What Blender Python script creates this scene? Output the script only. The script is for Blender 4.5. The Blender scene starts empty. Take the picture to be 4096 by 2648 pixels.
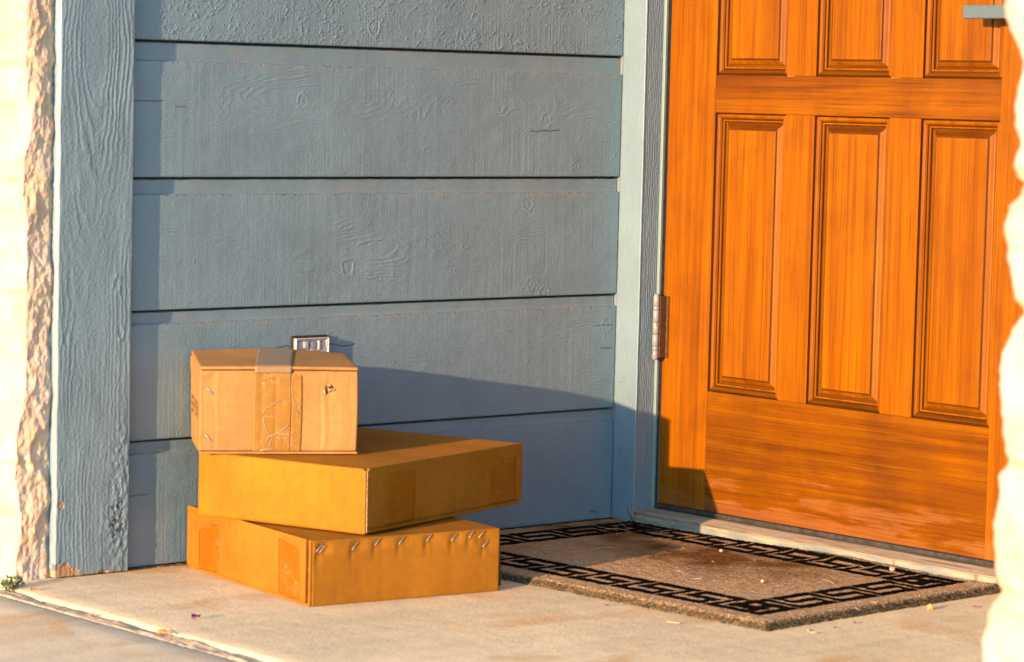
import bpy, bmesh, math, random
import numpy as np
from mathutils import Vector, Matrix
random.seed(7)
S = bpy.context.scene
C = S.collection
R_ = math.radians

# ------------------------------------------------------------------ camera
CAM = Vector((-3.3228, -3.5813, 0.7073))
RT = Vector((0.75759683, -0.65230277, 0.02341243))
UP = Vector((0.03502329, 0.07644158, 0.99645876))
FW = Vector((0.65178249, 0.75409401, -0.08075769))
cd = bpy.data.cameras.new('camera'); cam = bpy.data.objects.new('camera', cd); C.objects.link(cam)
m = Matrix.Identity(4)
for i in range(3):
    m[i][0] = RT[i]; m[i][1] = UP[i]; m[i][2] = -FW[i]; m[i][3] = CAM[i]
cam.matrix_world = m
cd.sensor_width = 36.0; cd.lens = 11812.61 / 4096 * 36
cd.clip_start = 0.05; cd.clip_end = 3000
cd.dof.use_dof = True; cd.dof.focus_distance = 4.72; cd.dof.aperture_fstop = 7.5
S.camera = cam

# ------------------------------------------------------------------ world, sun, exposure
SUN_AZ, SUN_EL = 12.3, 9.5
w = bpy.data.worlds.new('World'); S.world = w; w.use_nodes = True
nt = w.node_tree
sky = nt.nodes.new('ShaderNodeTexSky'); sky.sky_type = 'NISHITA'; sky.sun_disc = False
sky.dust_density = 0.3; sky.ozone_density = 2.6; sky.air_density = 1.0
sky.sun_elevation = R_(SUN_EL); sky.sun_rotation = R_(90 - (180 + SUN_AZ))
nt.links.new(sky.outputs[0], nt.nodes['Background'].inputs[0])
nt.nodes['Background'].inputs[1].default_value = 0.15
sl = bpy.data.lights.new('sun', 'SUN'); sl.energy = 2.6; sl.angle = R_(0.55); sl.color = (1.0, 0.60, 0.34)
so = bpy.data.objects.new('sun', sl); C.objects.link(so)
d = Vector((math.cos(R_(SUN_EL)) * math.cos(R_(SUN_AZ)), math.cos(R_(SUN_EL)) * math.sin(R_(SUN_AZ)), -math.sin(R_(SUN_EL))))
so.rotation_euler = d.to_track_quat('-Z', 'Y').to_euler()
vs = S.view_settings
vs.view_transform = 'Standard'; vs.look = 'None'; vs.gamma = 1.0; vs.use_curve_mapping = False
vs.exposure = 2.45

# ------------------------------------------------------------------ numpy noise
def _hash(ix, iy, seed):
    n = (ix.astype(np.int64) * 374761393 + iy.astype(np.int64) * 668265263 + seed * 1442695041) & 0xffffffff
    n = ((n ^ (n >> 13)) * 1274126177) & 0xffffffff
    n = (n ^ (n >> 16)) & 0xffffffff
    return n
def pn(x, y, seed=0):
    """gradient noise, about -1..1"""
    xi = np.floor(x); yi = np.floor(y); xf = x - xi; yf = y - yi
    u = xf * xf * xf * (xf * (xf * 6 - 15) + 10); v = yf * yf * yf * (yf * (yf * 6 - 15) + 10)
    def g(dx, dy):
        a = _hash(xi + dx, yi + dy, seed) * (2 * math.pi / 4294967296.0)
        return np.cos(a) * (xf - dx) + np.sin(a) * (yf - dy)
    a = g(0, 0); b = g(1, 0); c_ = g(0, 1); d_ = g(1, 1)
    return 1.5 * ((a + (b - a) * u) * (1 - v) + (c_ + (d_ - c_) * u) * v)
def fbm(x, y, seed=0, o=4, gain=0.5):
    s = 0; a = 1.0
    for k in range(o):
        s = s + a * pn(x * 2 ** k, y * 2 ** k, seed + 17 * k); a *= gain
    return s
def sst(a, b, x):
    t = np.clip((x - a) / (b - a), 0, 1); return t * t * (3 - 2 * t)

# ------------------------------------------------------------------ object helpers
def link(name, me, mat=None, parent=None):
    o = bpy.data.objects.new(name, me); C.objects.link(o)
    if parent is not None: o.parent = parent
    if mat is not None: me.materials.append(mat)
    return o
def tag(o, label=None, cat=None, group=None, kind=None):
    if label: o['label'] = label
    if cat: o['category'] = cat
    if group: o['group'] = group
    if kind: o['kind'] = kind
    return o
def empty(name, loc, label=None, cat=None, group=None, kind=None):
    o = bpy.data.objects.new(name, None); C.objects.link(o); o.location = loc; o.empty_display_size = 0.05
    return tag(o, label, cat, group, kind)
def place(o, parent):
    """o was built in world coordinates: parent it without moving it"""
    o.parent = parent; o.matrix_parent_inverse = Matrix.Translation(-parent.location)
    return o
def grid(name, P, mat, attrs=None, smooth=True, skirt=None):
    """P: (ny,nx,3) points -> one mesh; skirt = vector the borders are carried back by"""
    P = np.asarray(P, float)
    A = dict(attrs or {})
    if skirt is not None:
        sk = np.array(skirt, float)
        P = np.pad(P, ((1, 1), (1, 1), (0, 0)), mode='edge')
        for k in A: A[k] = np.pad(A[k], 1, mode='edge')
        P[0] += sk; P[-1] += sk; P[1:-1, 0] += sk; P[1:-1, -1] += sk
    ny, nx, _ = P.shape
    me = bpy.data.meshes.new(name)
    me.vertices.add(nx * ny); me.vertices.foreach_set('co', P.reshape(-1).astype(np.float32))
    i = np.arange(nx * ny).reshape(ny, nx)
    q = np.stack([i[:-1, :-1], i[:-1, 1:], i[1:, 1:], i[1:, :-1]], -1).reshape(-1, 4)
    me.loops.add(q.size); me.loops.foreach_set('vertex_index', q.reshape(-1).astype(np.int32))
    me.polygons.add(len(q)); me.polygons.foreach_set('loop_start', (np.arange(len(q)) * 4).astype(np.int32))
    me.polygons.foreach_set('loop_total', np.full(len(q), 4, np.int32))
    me.update(calc_edges=True)
    if smooth: me.polygons.foreach_set('use_smooth', np.ones(len(q), bool))
    for k, v in A.items():
        at = me.attributes.new(k, 'FLOAT', 'POINT'); at.data.foreach_set('value', np.asarray(v, np.float32).reshape(-1))
    me.update()
    return link(name, me, mat)
def pydata(name, V, F, mat, smooth=False, parent=None):
    me = bpy.data.meshes.new(name); me.from_pydata([tuple(v) for v in V], [], F); me.update()
    if smooth: me.polygons.foreach_set('use_smooth', [True] * len(me.polygons))
    return link(name, me, mat, parent)
def bevel_box(name, lo, hi, mat, r=0.002, seg=2, xf=None, parent=None):
    bm = bmesh.new(); bmesh.ops.create_cube(bm, size=1.0)
    for v in bm.verts:
        v.co = Vector([(lo[k] + hi[k]) / 2 + v.co[k] * (hi[k] - lo[k]) for k in range(3)])
    if r > 0: bmesh.ops.bevel(bm, geom=list(bm.edges), offset=r, segments=seg, affect='EDGES', profile=0.5)
    if xf is not None: bm.transform(xf)
    me = bpy.data.meshes.new(name); bm.to_mesh(me); bm.free()
    return link(name, me, mat, parent)
def tube(name, pts, rad, mat, n=7, closed_ends=True, flat=1.0, parent=None):
    pts = [Vector(p) for p in pts]; V = []; F = []
    rad = rad if hasattr(rad, '__len__') else [rad] * len(pts)
    for i, p in enumerate(pts):
        t = (pts[min(i + 1, len(pts) - 1)] - pts[max(i - 1, 0)]).normalized()
        a = t.cross(Vector((0, 0, 1)))
        if a.length < 1e-3: a = Vector((1, 0, 0))
        a.normalize(); b = a.cross(t).normalized()
        for k in range(n):
            an = 2 * math.pi * k / n
            V.append(p + a * math.cos(an) * rad[i] + b * math.sin(an) * rad[i] * flat)
    for i in range(len(pts) - 1):
        for k in range(n):
            k2 = (k + 1) % n
            F.append((i * n + k, i * n + k2, (i + 1) * n + k2, (i + 1) * n + k))
    F.append(tuple(range(n - 1, -1, -1))); F.append(tuple((len(pts) - 1) * n + k for k in range(n)))
    return pydata(name, V, F, mat, True, parent)

# ------------------------------------------------------------------ materials
class M:
    def __init__(s, name, rough=0.6, spec=0.4):
        s.m = bpy.data.materials.new(name); s.m.use_nodes = True; s.t = s.m.node_tree; s.n = s.t.nodes
        s.b = s.n['Principled BSDF']; s.b.inputs['Roughness'].default_value = rough
        s.b.inputs['Specular IOR Level'].default_value = spec
        s.h = None
    def L(s, a, b): s.t.links.new(a, b)
    def coord(s, scale=(1, 1, 1), rot=(0, 0, 0), loc=(0, 0, 0)):
        tc = s.n.new('ShaderNodeTexCoord'); mp = s.n.new('ShaderNodeMapping')
        mp.inputs['Scale'].default_value = scale; mp.inputs['Rotation'].default_value = rot; mp.inputs['Location'].default_value = loc
        s.L(tc.outputs['Object'], mp.inputs[0]); return mp.outputs[0]
    def noise(s, v, scale=10, detail=4, rough=0.55, dist=0.0):
        n = s.n.new('ShaderNodeTexNoise'); n.inputs['Scale'].default_value = scale; n.inputs['Detail'].default_value = detail
        n.inputs['Roughness'].default_value = rough; n.inputs['Distortion'].default_value = dist; s.L(v, n.inputs['Vector']); return n.outputs['Fac']
    def wave(s, v, scale=10, dist=5, detail=2, dscale=1.0, axis='X'):
        n = s.n.new('ShaderNodeTexWave'); n.bands_direction = axis; n.inputs['Scale'].default_value = scale
        n.inputs['Distortion'].default_value = dist; n.inputs['Detail'].default_value = detail; n.inputs['Detail Scale'].default_value = dscale
        s.L(v, n.inputs['Vector']); return n.outputs['Fac']
    def ramp(s, f, stops):
        r = s.n.new('ShaderNodeValToRGB'); e = r.color_ramp.elements
        e[0].position, e[0].color = stops[0][0], (*stops[0][1], 1) if hasattr(stops[0][1], '__len__') else (*([stops[0][1]] * 3), 1)
        e[1].position, e[1].color = stops[-1][0], (*stops[-1][1], 1) if hasattr(stops[-1][1], '__len__') else (*([stops[-1][1]] * 3), 1)
        for p, c_ in stops[1:-1]:
            x = e.new(p); x.color = (*c_, 1) if hasattr(c_, '__len__') else (c_, c_, c_, 1)
        s.L(f, r.inputs[0]); return r.outputs[0]
    def mix(s, f, a, b, mode='MIX'):
        n = s.n.new('ShaderNodeMix'); n.data_type = 'RGBA'; n.blend_type = mode
        for sock, v in ((n.inputs['Factor'], f), (n.inputs['A'], a), (n.inputs['B'], b)):
            if hasattr(v, 'is_linked') or isinstance(v, bpy.types.NodeSocket): s.L(v, sock)
            elif hasattr(v, '__len__'): sock.default_value = (*v, 1)
            else: sock.default_value = v
        return n.outputs['Result']
    def attr(s, name):
        n = s.n.new('ShaderNodeAttribute'); n.attribute_name = name; return n.outputs['Fac']
    def math(s, op, a, b=0.0):
        n = s.n.new('ShaderNodeMath'); n.operation = op; n.use_clamp = False
        for k, v in enumerate((a, b)):
            if isinstance(v, bpy.types.NodeSocket): s.L(v, n.inputs[k])
            else: n.inputs[k].default_value = v
        return n.outputs[0]
    def sep(s, v):
        n = s.n.new('ShaderNodeSeparateXYZ'); s.L(v, n.inputs[0]); return n.outputs
    def color(s, c_):
        if isinstance(c_, bpy.types.NodeSocket): s.L(c_, s.b.inputs['Base Color'])
        else: s.b.inputs['Base Color'].default_value = (*c_, 1)
    def bump(s, h, dist=0.001, strength=1.0):
        n = s.n.new('ShaderNodeBump'); n.inputs['Distance'].default_value = dist; n.inputs['Strength'].default_value = strength
        s.L(h, n.inputs['Height'])
        if s.h is not None: s.L(s.h, n.inputs['Normal'])
        s.h = n.outputs[0]; s.L(s.h, s.b.inputs['Normal'])

PAINT = (0.116, 0.180, 0.211)
def paint_mat(name, col=PAINT, bump_dir=None, rough=0.42, wear=True):
    p = M(name, rough, 0.45)
    v = p.coord()
    n1 = p.noise(v, 7, 4, 0.6); n2 = p.noise(v, 900, 3, 0.6)
    c0 = tuple(x * 0.90 for x in col); c1 = tuple(min(1, x * 1.10) for x in col)
    base = p.ramp(n1, [(0.3, c0), (0.7, c1)])
    if wear:
        f = p.attr('wear'); base = p.mix(f, base, (0.30, 0.165, 0.080))
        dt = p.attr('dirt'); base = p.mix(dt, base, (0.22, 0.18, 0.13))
        ck = p.attr('crack_and_shade'); base = p.mix(ck, base, (0.012, 0.012, 0.012))  # near-black for cracks and pits, and for painted shade in the board grooves
    p.color(base)
    p.bump(n2, 0.0003, 0.5)
    return p.m
m_paint = paint_mat('blue_grey_paint')
m_paint_plain = paint_mat('blue_grey_paint_smooth', wear=False)

def wood_mat(name, axis, seed=0.0, dark=0.0, bleach=False, mul=1.0):
    """varnished fir; axis 'Z' upright grain, 'Y' lying grain"""
    p = M(name, 0.36, 0.12)
    st = (30, 60, 1.6) if axis == 'Z' else (30, 1.6, 60)
    st2 = (60, 420, 5) if axis == 'Z' else (60, 5, 420)
    v = p.coord(st, loc=(seed, seed * 1.7, seed * 0.6)); v2 = p.coord(st2, loc=(seed, seed, seed)); v0 = p.coord((1, 1, 1), loc=(seed, seed, seed))
    big = p.noise(v, 0.75, 6, 0.68, 0.5)
    fine = p.noise(v2, 1.0, 4, 0.7)
    blot = p.noise(v0, 9 if axis == 'Z' else 7, 5, 0.6, 0.4)
    base = p.ramp(big, [(0.25, tuple(mul * q for q in (0.128, 0.0345, 0.0002))), (0.42, tuple(mul * q for q in (0.174, 0.0505, 0.0003))), (0.56, tuple(mul * q for q in (0.220, 0.069, 0.0004))), (0.75, tuple(mul * q for q in (0.275, 0.097, 0.0006)))])
    lines = p.ramp(fine, [(0.30, 0.40), (0.45, 0.86), (0.62, 1.0), (0.8, 1.14)])
    base = p.mix(0.85, base, lines, 'MULTIPLY')
    mid = p.noise(p.coord((60, 170, 3.0) if axis == 'Z' else (60, 3.0, 170), loc=(seed * 1.3, 2.0, seed)), 1.0, 5, 0.7, 0.3)
    base = p.mix(0.40, base, p.ramp(mid, [(0.30, 0.62), (0.50, 0.98), (0.72, 1.16)]), 'MULTIPLY')
    b2 = p.ramp(blot, [(0.30, (0.50 - dark, 0.40 - dark, 0.34 - dark)), (0.50, (0.92 - dark, 0.9 - dark, 0.88 - dark)), (0.7, (1.08, 1.08, 1.05))])
    base = p.mix(0.42 if axis == 'Z' else 0.60, base, b2, 'MULTIPLY')
    # long dark mineral streaks and drips
    v3 = p.coord((3, 50, 0.9) if axis == 'Z' else (3, 1.1, 30), loc=(seed * 2, 3.1, seed))
    sk = p.ramp(p.noise(v3, 0.9, 3, 0.5, 0.2), [(0.52 if bleach and axis == 'Y' else 0.57, 0.0), (0.68, 0.85 if axis == 'Y' else 0.3)])
    base = p.mix(sk, base, (0.07, 0.016, 0.002))
    rough = p.ramp(blot, [(0.3, 0.48), (0.7, 0.30)])
    if bleach:
        z = p.sep(p.coord())[2]
        k = p.noise(p.coord((3, 5, 34)), 1.2, 6, 0.6, 0.3)
        edge = p.math('SUBTRACT', p.math('SUBTRACT', z, 0.030), p.math('MULTIPLY', p.math('SUBTRACT', k, 0.44), 0.30))
        bl = p.ramp(edge, [(0.0, 1.0), (0.022, 0.0)])
        bl2 = p.math('MULTIPLY', p.math('MULTIPLY', bl, 0.45), p.ramp(fine, [(0.35, 0.55), (0.6, 1.0)]))
        base = p.mix(bl2, base, (0.225, 0.084, 0.020))
        rough = p.mix(bl, rough, (0.65, 0.65, 0.65))
    p.color(base); p.L(rough, p.b.inputs['Roughness'])
    p.b.inputs['Coat Weight'].default_value = 0.03; p.b.inputs['Coat Roughness'].default_value = 0.22
    p.bump(fine, 0.00035, 0.6)
    p.bump(p.noise(p.coord(), 260, 2, 0.5), 0.00025, 0.35)
    return p.m
m_stile = wood_mat('varnished_fir_upright', 'Z', 1.3, bleach=True)
m_stile2 = wood_mat('varnished_fir_mullion', 'Z', 5.9)
m_rail = wood_mat('varnished_fir_rail', 'Y', 2.6, 0.18, mul=0.92)
m_rail_low = wood_mat('varnished_fir_bottom_rail', 'Y', 9.2, 0.20, bleach=True, mul=0.80)
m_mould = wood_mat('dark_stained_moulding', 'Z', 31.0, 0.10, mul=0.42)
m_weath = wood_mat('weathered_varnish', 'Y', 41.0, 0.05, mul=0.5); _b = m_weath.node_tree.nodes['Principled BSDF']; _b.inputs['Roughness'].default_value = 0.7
m_panels = [wood_mat('varnished_fir_panel_%s' % n, 'Z', s_) for n, s_ in (('pale', 11.0), ('warm', 14.7), ('red', 21.3))]

def card_mat(name, col, axis='z', flute=0.5):
    p = M(name, 0.72, 0.12)
    v = p.coord()
    n1 = p.noise(v, 9, 4, 0.6, 0.3); n2 = p.noise(v, 1400, 2, 0.6); n3 = p.noise(v, 70, 4, 0.65)
    c0 = tuple(x * 0.82 for x in col); c1 = tuple(x * 1.14 for x in col)
    base = p.ramp(n1, [(0.3, c0), (0.7, c1)])
    base = p.mix(0.55, base, p.ramp(n3, [(0.3, 0.80), (0.7, 1.14)]), 'MULTIPLY')
    base = p.mix(0.3, base, p.ramp(n2, [(0.3, 0.75), (0.7, 1.2)]), 'MULTIPLY')
    base = p.mix(0.30, base, p.ramp(p.noise(p.coord((260, 260, 5)), 1.0, 3, 0.6), [(0.3, 0.86), (0.7, 1.10)]), 'MULTIPLY')
    sc = p.ramp(p.noise(p.coord((30, 30, 260), rot=(0.2, 0.1, 0)), 1.0, 3, 0.6), [(0.74, 0.0), (0.82, 0.28)])
    base = p.mix(sc, base, tuple(min(1, x * 1.6 + 0.08) for x in col))
    p.color(base)
    p.bump(p.wave(v, 160, 1.2, 1, 2, 'X'), 0.00010, flute)
    p.bump(n3, 0.0006, 0.35); p.bump(n2, 0.0001, 0.4)
    return p.m
m_card_o = card_mat('orange_brown_cardboard', (0.235, 0.096, 0.0070))
m_card_o2 = card_mat('golden_brown_cardboard', (0.270, 0.104, 0.0050))
m_card_t = card_mat('tan_cardboard', (0.28, 0.148, 0.046), flute=0.6)
def simple(name, col, rough=0.6, spec=0.4, metal=0.0, nscale=60, amt=0.25, bump=0.0):
    p = M(name, rough, spec); p.b.inputs['Metallic'].default_value = metal
    n1 = p.noise(p.coord(), nscale, 4, 0.6)
    p.color(p.ramp(n1, [(0.3, tuple(x * (1 - amt) for x in col)), (0.7, tuple(min(1, x * (1 + amt)) for x in col))]))
    if bump: p.bump(n1, bump, 0.7)
    return p.m
m_cardedge = simple('cut_cardboard_edge', (0.075, 0.036, 0.012), 0.9, 0.1, nscale=500, amt=0.5, bump=0.001)
m_cardtorn = simple('torn_paper_liner', (0.36, 0.235, 0.115), 0.9, 0.1, nscale=400, amt=0.3, bump=0.001)
m_hole = simple('hole_inside_box', (0.05, 0.026, 0.012), 0.9, 0.1, nscale=400)
def tape_mat(name, col, k=0.35):
    p = M(name, 0.30, 0.14); v = p.coord()
    n = p.noise(v, 55, 4, 0.6, 1.2)
    wr = p.ramp(n, [(0.485, 0.0), (0.5, 1.0), (0.515, 0.0)])
    pt = p.ramp(p.noise(v, 24, 2, 0.5), [(0.52, 0.0), (0.62, 1.0)])
    wf = p.math('MULTIPLY', p.math('MULTIPLY', wr, pt), k)
    base = p.ramp(p.noise(v, 40, 4, 0.6), [(0.3, tuple(x * 0.85 for x in col)), (0.7, tuple(x * 1.1 for x in col))])
    p.color(p.mix(wf, base, (0.5, 0.38, 0.26)))
    p.bump(n, 0.0006, 0.4); p.bump(p.noise(v, 300, 3, 0.6), 0.0002, 0.3)
    return p.m
m_tape_o = tape_mat('clear_brown_tape', (0.195, 0.070, 0.0008))
m_tape_t = tape_mat('clear_packing_tape', (0.225, 0.112, 0.022), 0.6)
m_tape_g = M('glossy_grey_tape', 0.22, 0.45); m_tape_g.color((0.20, 0.125, 0.058)); m_tape_g.bump(m_tape_g.noise(m_tape_g.coord(), 70, 4, 0.6, 1.0), 0.0008, 0.5); m_tape_g = m_tape_g.m
m_wrinkle = simple('whitened_tape_crease', (0.40, 0.33, 0.25), 0.3, 0.5, 0, 300, 0.2)
m_steel = simple('staple_steel', (0.30, 0.33, 0.40), 0.45, 0.5, 0.5, 300, 0.1)
m_nickel = M('satin_nickel', 0.30, 0.2)
_n = m_nickel.noise(m_nickel.coord(), 160, 5, 0.65)
_r = m_nickel.ramp(_n, [(0.56, 0.0), (0.66, 1.0)])
m_nickel.color(m_nickel.mix(_r, (0.20, 0.205, 0.20), (0.10, 0.045, 0.012)))
m_nickel.L(m_nickel.ramp(_n, [(0.54, 0.15), (0.64, 0.0)]), m_nickel.b.inputs['Metallic'])
m_nickel.b.inputs['Roughness'].default_value = 0.36
m_nickel = m_nickel.m
m_rust = simple('rusty_hinge_leaf', (0.075, 0.032, 0.010), 0.6, 0.4, 0.3, 220, 0.5, 0.0004)
m_handle = simple('brushed_steel_handle', (0.060, 0.092, 0.100), 0.45, 0.5, 0.0, 300, 0.08)
m_dark = simple('dark_gap', (0.010, 0.010, 0.009), 0.9, 0.1)
m_rubber = simple('grey_weather_strip', (0.028, 0.027, 0.022), 0.7, 0.3, 0, 90, 0.55, 0.0006)
m_gasket = simple('brown_foam_gasket', (0.030, 0.022, 0.016), 0.95, 0.1, 0, 900, 0.6, 0.0008)
m_plastic = simple('weathered_white_plastic', (0.34, 0.33, 0.33), 0.5, 0.4, 0, 160, 0.14)
m_plastic_d = simple('grimy_plastic', (0.22, 0.215, 0.22), 0.6, 0.4, 0, 260, 0.45, 0.0003)

# concrete
def conc(name, col, sc=1.0):
    p = M(name, 0.85, 0.25); v = p.coord()
    n1 = p.noise(v, 3.2, 5, 0.6, 0.4); n2 = p.noise(v, 240, 4, 0.7); n3 = p.noise(p.coord(loc=(3, 7, 0)), 5.0, 3, 0.55, 0.5)
    n4 = p.noise(v, 620, 2, 0.6)
    base = p.ramp(n1, [(0.3, tuple(x * 0.84 for x in col)), (0.7, tuple(x * 1.1 for x in col))])
    st = p.ramp(n3, [(0.57, 0.0), (0.70, 0.7)])
    base = p.mix(st, base, (col[0] * 0.86, col[1] * 0.62, col[2] * 0.40))
    sw = p.noise(p.coord((2.0, 26, 1), rot=(0, 0, 0.25)), 1.0, 4, 0.6)
    base = p.mix(0.55, base, p.ramp(sw, [(0.3, 0.78), (0.7, 1.16)]), 'MULTIPLY')
    base = p.mix(0.8, base, p.ramp(n2, [(0.28, 0.55), (0.5, 1.0), (0.72, 1.25)]), 'MULTIPLY')
    base = p.mix(0.35, base, p.ramp(n4, [(0.3, 0.7), (0.7, 1.2)]), 'MULTIPLY')
    p.color(base)
    p.bump(n2, 0.0011 * sc, 0.75); p.bump(p.noise(v, 22, 4, 0.6), 0.004 * sc, 0.55)
    return p.m
m_conc = conc('porch_concrete', (0.60, 0.475, 0.265))
m_conc2 = conc('walk_concrete', (0.55, 0.45, 0.275), 0.6)
m_joint = simple('weathered_joint_wood', (0.33, 0.255, 0.165), 0.9, 0.2, 0, 90, 0.4, 0.002)
m_dirt = simple('soil_and_grit', (0.14, 0.085, 0.045), 0.95, 0.1, 0, 260, 0.7, 0.003)
m_ground = simple('dry_lawn_soil', (0.16, 0.13, 0.07), 0.95, 0.1, 0, 3, 0.4, 0.01)
# limestone
p = M('cream_limestone', 0.9, 0.2); v = p.coord()
st = p.ramp(p.noise(v, 9, 5, 0.65, 0.8), [(0.44, 0.0), (0.66, 0.9)])
base = p.mix(st, (0.48, 0.375, 0.29), (0.43, 0.295, 0.175))
base = p.mix(0.5, base, p.ramp(p.noise(v, 34, 5, 0.65), [(0.3, 0.80), (0.7, 1.08)]), 'MULTIPLY')
jf = p.attr('mortar'); base = p.mix(jf, base, (0.50, 0.36, 0.22))
p.color(base); p.bump(p.noise(v, 130, 5, 0.65), 0.0022, 0.7); m_stone = p.m

# ------------------------------------------------------------------ the ground
def plane(name, x0, x1, y0, y1, z, mat, kind='structure'):
    o = pydata(name, [(x0, y0, z), (x1, y0, z), (x1, y1, z), (x0, y1, z)], [(0, 1, 2, 3)], mat)
    return tag(o, kind=kind)
plane('ground', -400, 400, -400, 400, -0.16, m_ground)
# porch slab with worn rounded edge towards the joint
EX = -1.168
ys = np.linspace(0.30, -6.0, 900)
prof = [(-0.012, -0.15), (-0.012, -0.03), (-0.011, -0.010), (-0.0092, -0.0035), (-0.006, -0.0009), (0.0, 0.0), (0.03, 0.0)]
xs_in = [0.6, 1.5]
P = np.zeros((len(ys), len(prof) + len(xs_in), 3))
wob = 0.0022 * fbm(ys * 18, ys * 0, 5, 4)
for k, (dx, z) in enumerate(prof):
    P[:, k, 0] = EX + dx + wob * (k < 5); P[:, k, 1] = ys; P[:, k, 2] = z - (0.0008 * np.abs(fbm(ys * 40, ys * 0, 9, 3)) if 1 < k < 5 else 0)
for k, dx in enumerate(xs_in):
    P[:, len(prof) + k, 0] = EX + dx; P[:, len(prof) + k, 1] = ys; P[:, len(prof) + k, 2] = 0.0
tag(grid('porch_floor', P, m_conc), kind='structure')
# slab in front of the porch
ys2 = np.linspace(0.9, -6.0, 700)
prof2 = [(0.0, -0.15), (0.0, -0.012), (-0.003, -0.006), (-0.010, -0.004), (-0.05, -0.004)]
P = np.zeros((len(ys2), len(prof2) + 1, 3))
wob = 0.0018 * fbm(ys2 * 15, ys2 * 0, 15, 4)
for k, (dx, z) in enumerate(prof2):
    P[:, k, 0] = -1.205 + dx + wob * (k < 4); P[:, k, 1] = ys2; P[:, k, 2] = z
P[:, -1, 0] = -7.0; P[:, -1, 1] = ys2; P[:, -1, 2] = -0.004
tag(grid('front_walk', P[:, ::-1], m_conc2), kind='structure')
# wooden expansion strip in the joint
yj = np.linspace(-0.02, -4.0, 1400); xj = np.linspace(-1.204, -1.180, 14)
X, Y = np.meshgrid(xj, yj)
Z = -0.0042 + 0.0022 * fbm(X * 260, Y * 9, 31, 4) + 0.0015 * fbm(X * 30, Y * 30, 33, 3) - 0.004 * sst(-1.186, -1.181, X)
js = grid('expansion_joint', np.stack([X, Y, Z], -1), m_joint, skirt=(0, 0, -0.05)); tag(js, kind='structure')

# ------------------------------------------------------------------ siding wall
ZB = [0.7701, 0.5718, 0.3783, 0.1888, 0.0035]
ZL = [0.7388, 0.5456, 0.3573, 0.1678]
X0, X1 = -0.972, -0.0008
siding = empty('siding_wall', (-0.48, 0.0, 0), 'blue grey painted wooden lap siding behind the stacked boxes, lit by low sun', 'siding wall')
def ridges(ph, sharp=2.5):
    return (0.5 + 0.5 * np.sin(2 * np.pi * ph)) ** sharp
def splinters(H, xs, zs, n, seed, zlo, zhi):
    rs = np.random.RandomState(seed)
    dx = xs[1] - xs[0]; dz = zs[1] - zs[0]
    for _ in range(n):
        cx = rs.uniform(xs[0], xs[-1]); cz = rs.uniform(zlo, zhi)
        if fbm(np.array([cx * 5.0]), np.array([cz * 14.0]), 77, 2)[0] < rs.uniform(-0.55, 0.35): continue
        an = R_(rs.choice([25, 40, 55, 15, 70, 110, 130]) + rs.uniform(-12, 12)); L = rs.uniform(0.0025, 0.0095) * (1.6 if rs.rand() < .12 else 1); wd = rs.uniform(0.0004, 0.0008)
        hh = rs.uniform(0.0004, 0.0012)
        i0 = max(0, int((cx - L - xs[0]) / dx)); i1 = min(len(xs), int((cx + L - xs[0]) / dx) + 2)
        j0 = max(0, int((cz - L - zs[0]) / dz)); j1 = min(len(zs), int((cz + L - zs[0]) / dz) + 2)
        if i1 <= i0 or j1 <= j0: continue
        X, Z = np.meshgrid(xs[i0:i1] - cx, zs[j0:j1] - cz)
        a = X * math.cos(an) + Z * math.sin(an); b = -X * math.sin(an) + Z * math.cos(an)
        t = np.clip(a / (L / 2), -1, 1)
        H[j0:j1, i0:i1] += hh * (0.35 + 0.65 * (t * 0.5 + 0.5)) * np.exp(-(b / wd) ** 2) * (np.abs(a) < L / 2)
GX = [  # grain eyes (x, dz above board bottom, stretch, strength) per board
    [(-0.55, 0.10, 0.12, 0.3)],
    [(-0.62, 0.120, 0.22, 1.0), (-0.30, 0.110, 0.30, 0.9), (-0.86, 0.09, 0.20, 0.6), (-0.06, 0.09, 0.3, 0.6)],
    [(-0.515, 0.080, 0.24, 1.1), (-0.22, 0.075, 0.14, 0.8), (-0.85, 0.09, 0.12, 0.5)],
    [(-0.10, 0.10, 0.10, 0.7), (-0.45, 0.13, 0.06, 0.6)],
    [(-0.25, 0.09, 0.05, 0.6), (-0.7, 0.1, 0.08, 0.4)]]
KN = [[(-0.52, 0.03)], [(-0.655, 0.115), (-0.165, 0.090), (-0.10, 0.015)], [(-0.562, 0.055), (-0.19, 0.02), (-0.20, 0.150), (-0.16, 0.005)], [(-0.586, 0.137), (-0.02, 0.139), (-0.07, 0.02)], [(-0.30, 0.10)]]
CR = [[], [(-0.20, -0.13, 0.074, 0.004), (-0.96, -0.90, 0.110, 0.001), (-0.885, -0.86, 0.102, 0.001)], [], [(-0.05, -0.003, 0.137, 0.001), (-0.035, -0.003, 0.099, 0.0015), (-0.70, -0.54, 0.1265, 0.004)], [(-0.96, -0.92, 0.105, 0.001)]]
STEP = 0.00105
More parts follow.
